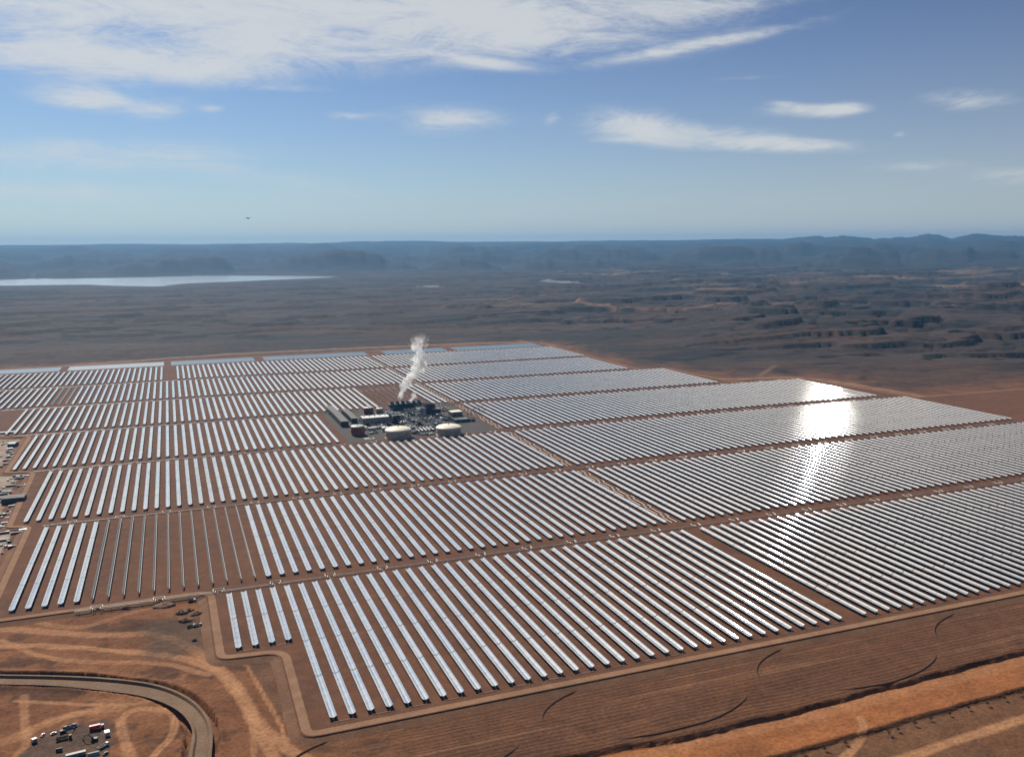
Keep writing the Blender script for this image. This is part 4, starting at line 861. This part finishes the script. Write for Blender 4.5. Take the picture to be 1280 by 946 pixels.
sky.air_density = 1.0; sky.dust_density = 1.7; sky.ozone_density = 4.0
tc = N(t, 'ShaderNodeTexCoord'); sx = N(t, 'ShaderNodeSeparateXYZ'); L.new(tc.outputs['Generated'], sx.inputs[0])
az = math_node(t, 'ARCTAN2', sx.outputs[0], sx.outputs[1]); el = math_node(t, 'ARCSINE', sx.outputs[2])
cv = N(t, 'ShaderNodeCombineXYZ'); L.new(az, cv.inputs[0]); L.new(math_node(t, 'MULTIPLY', el, 4.0), cv.inputs[1])
def cnoise(scale, detail, rough, dist):
    n = N(t, 'ShaderNodeTexNoise'); n.inputs['Scale'].default_value = scale; n.inputs['Detail'].default_value = detail; n.inputs['Roughness'].default_value = rough; n.inputs['Distortion'].default_value = dist
    L.new(cv.outputs[0], n.inputs['Vector']); return n.outputs[0]
n1 = cnoise(7, 12, .68, 1.3); n2 = cnoise(30, 8, .7, 1.6)
tot = None
def blob(x, y, rx, ry, tilt, amp):
    global tot
    a0, e0 = sky_dir(x, y); ax = math_node(t, 'SUBTRACT', az, a0); ey = math_node(t, 'SUBTRACT', el, e0)
    ey = math_node(t, 'MULTIPLY_ADD', ax, tilt, ey)
    q = math_node(t, 'ADD', math_node(t, 'POWER', math_node(t, 'MULTIPLY', math_node(t, 'ABSOLUTE', ax), F / rx), 2), math_node(t, 'POWER', math_node(t, 'MULTIPLY', math_node(t, 'ABSOLUTE', ey), F / ry), 2))
    v = math_node(t, 'MULTIPLY', math_node(t, 'EXPONENT', math_node(t, 'MULTIPLY', q, -1.0)), amp)
    tot = v if tot is None else math_node(t, 'ADD', tot, v)
CLOUDS = [(330, -35, 520, 70, .03, .95), (60, 20, 420, 40, 0, .5), (640, 25, 170, 34, .10, .5), (165, 82, 165, 20, .0, .95), (430, 62, 190, 20, 0, .35), (560, 150, 72, 17, .0, .95), (112, 126, 55, 13, .05, 1.0), (205, 138, 30, 10, -.1, .6), (265, 137, 16, 5, 0, .7),
          (790, 155, 62, 20, .12, .75), (880, 170, 120, 14, .08, .75), (980, 183, 110, 8, .04, .65), (765, 175, 40, 4, 0, .4), (880, 55, 105, 6.5, -.13, .75), (610, 80, 46, 6, .1, .7), (1000, 138, 55, 9, .05, .62), (985, 131, 22, 5, .2, .35), (1055, 137, 28, 8, -.05, .8), (1212, 126, 52, 13, .08, .75), (690, 148, 10, 9, -.4, .45),
          (130, 193, 190, 20, -.04, .66), (350, 225, 110, 14, .1, .42), (1135, 209, 70, 9, .0, .62), (1275, 220, 55, 10, .0, .55), (930, 98, 55, 3.5, 0, .35), (430, 145, 32, 5, 0, .5), (370, 111, 60, 4, 0, .25), (1125, 168, 9, 4, 0, .5), (900, 4, 110, 14, -.05, .5), (20, 238, 130, 10, 0, .45), (250, 250, 320, 16, 0, .3), (900, 250, 320, 12, 0, .25)]
for c in CLOUDS: blob(*c)
nz = math_node(t, 'ADD', math_node(t, 'MULTIPLY', math_node(t, 'SUBTRACT', n1, .5), 1.9), math_node(t, 'MULTIPLY', math_node(t, 'SUBTRACT', n2, .5), .7))
dens = math_node(t, 'ADD', tot, math_node(t, 'MULTIPLY', nz, math_node(t, 'MINIMUM', math_node(t, 'MULTIPLY_ADD', tot, 1.25, .05), .95)))
mr = N(t, 'ShaderNodeMapRange', interpolation_type='SMOOTHSTEP'); L.new(dens, mr.inputs[0]); mr.inputs[1].default_value = .14; mr.inputs[2].default_value = 1.15
cm = N(t, 'ShaderNodeMix', data_type='RGBA'); L.new(math_node(t, 'MULTIPLY', mr.outputs[0], .86), cm.inputs[0]); 
gm = N(t, 'ShaderNodeGamma'); gm.inputs[1].default_value = 1.6
sc1 = N(t, 'ShaderNodeMix', data_type='RGBA', blend_type='MULTIPLY'); sc1.inputs[0].default_value = 1; L.new(sky.outputs[0], sc1.inputs[6]); sc1.inputs[7].default_value = (.1, .1, .1, 1); L.new(sc1.outputs[2], gm.inputs[0])
sc2 = N(t, 'ShaderNodeMix', data_type='RGBA', blend_type='MULTIPLY'); sc2.inputs[0].default_value = 1; L.new(gm.outputs[0], sc2.inputs[6]); sc2.inputs[7].default_value = (6.6, 10.7, 12.2, 1); 
hz_ = math_node(t, 'MULTIPLY', math_node(t, 'EXPONENT', math_node(t, 'MULTIPLY', math_node(t, 'MAXIMUM', el, 0.0), -1 / R(8))), .8)
hm = N(t, 'ShaderNodeMix', data_type='RGBA'); L.new(hz_, hm.inputs[0]); L.new(sc2.outputs[2], hm.inputs[6]); hm.inputs[7].default_value = (10.6, 10.6, 10.5, 1); L.new(hm.outputs[2], cm.inputs[6]); cm.inputs[7].default_value = (11.0, 11.2, 11.2, 1)
# unseen bright glow added round the sun above the view, whitening the mirrors
vd = N(t, 'ShaderNodeVectorMath', operation='DOT_PRODUCT'); L.new(tc.outputs['Generated'], vd.inputs[0]); vd.inputs[1].default_value = sd
glow = math_node(t, 'POWER', math_node(t, 'MAXIMUM', vd.outputs['Value'], 0.0), 26.0)
gl = math_node(t, 'MULTIPLY', glow, math_node(t, 'MULTIPLY_ADD', n1, 1.0, .5))
vm = N(t, 'ShaderNodeMix', data_type='RGBA'); L.new(math_node(t, 'MINIMUM', math_node(t, 'MULTIPLY', gl, .95), .95), vm.inputs[0]); L.new(cm.outputs[2], vm.inputs[6]); vm.inputs[7].default_value = (18, 17.4, 16.2, 1)
L.new(vm.outputs[2], bg.inputs[0])
# ------------------------------------------------------------------ air
def volume_box(name, lo, hi, dens, col, aniso):
    b = MB(); b.box([(p + q) / 2 for p, q in zip(lo, hi)], [q - p for p, q in zip(lo, hi)])
    m, tt = nt(name); out = N(tt, 'ShaderNodeOutputMaterial'); v = N(tt, 'ShaderNodeVolumePrincipled'); tt.links.new(v.outputs[0], out.inputs['Volume'])
    v.inputs['Color'].default_value = (*col, 1); v.inputs['Density'].default_value = dens; v.inputs['Anisotropy'].default_value = aniso
    o = b.build(name, m); return tag(o, kind='stuff')
hz = volume_box('haze', (-39000, -39000, -120), (39000, 39000, 780), 2.6e-5, (.15, .38, .67), .3)
sc.view_settings.view_transform = 'Standard'; sc.view_settings.look = 'None'; sc.view_settings.gamma = 1; sc.view_settings.exposure = 0.3
sc.cycles.use_denoising = True; sc.cycles.max_bounces = 6; sc.cycles.volume_bounces = 3; sc.cycles.volume_step_rate = .1; sc.cycles.volume_max_steps = 256
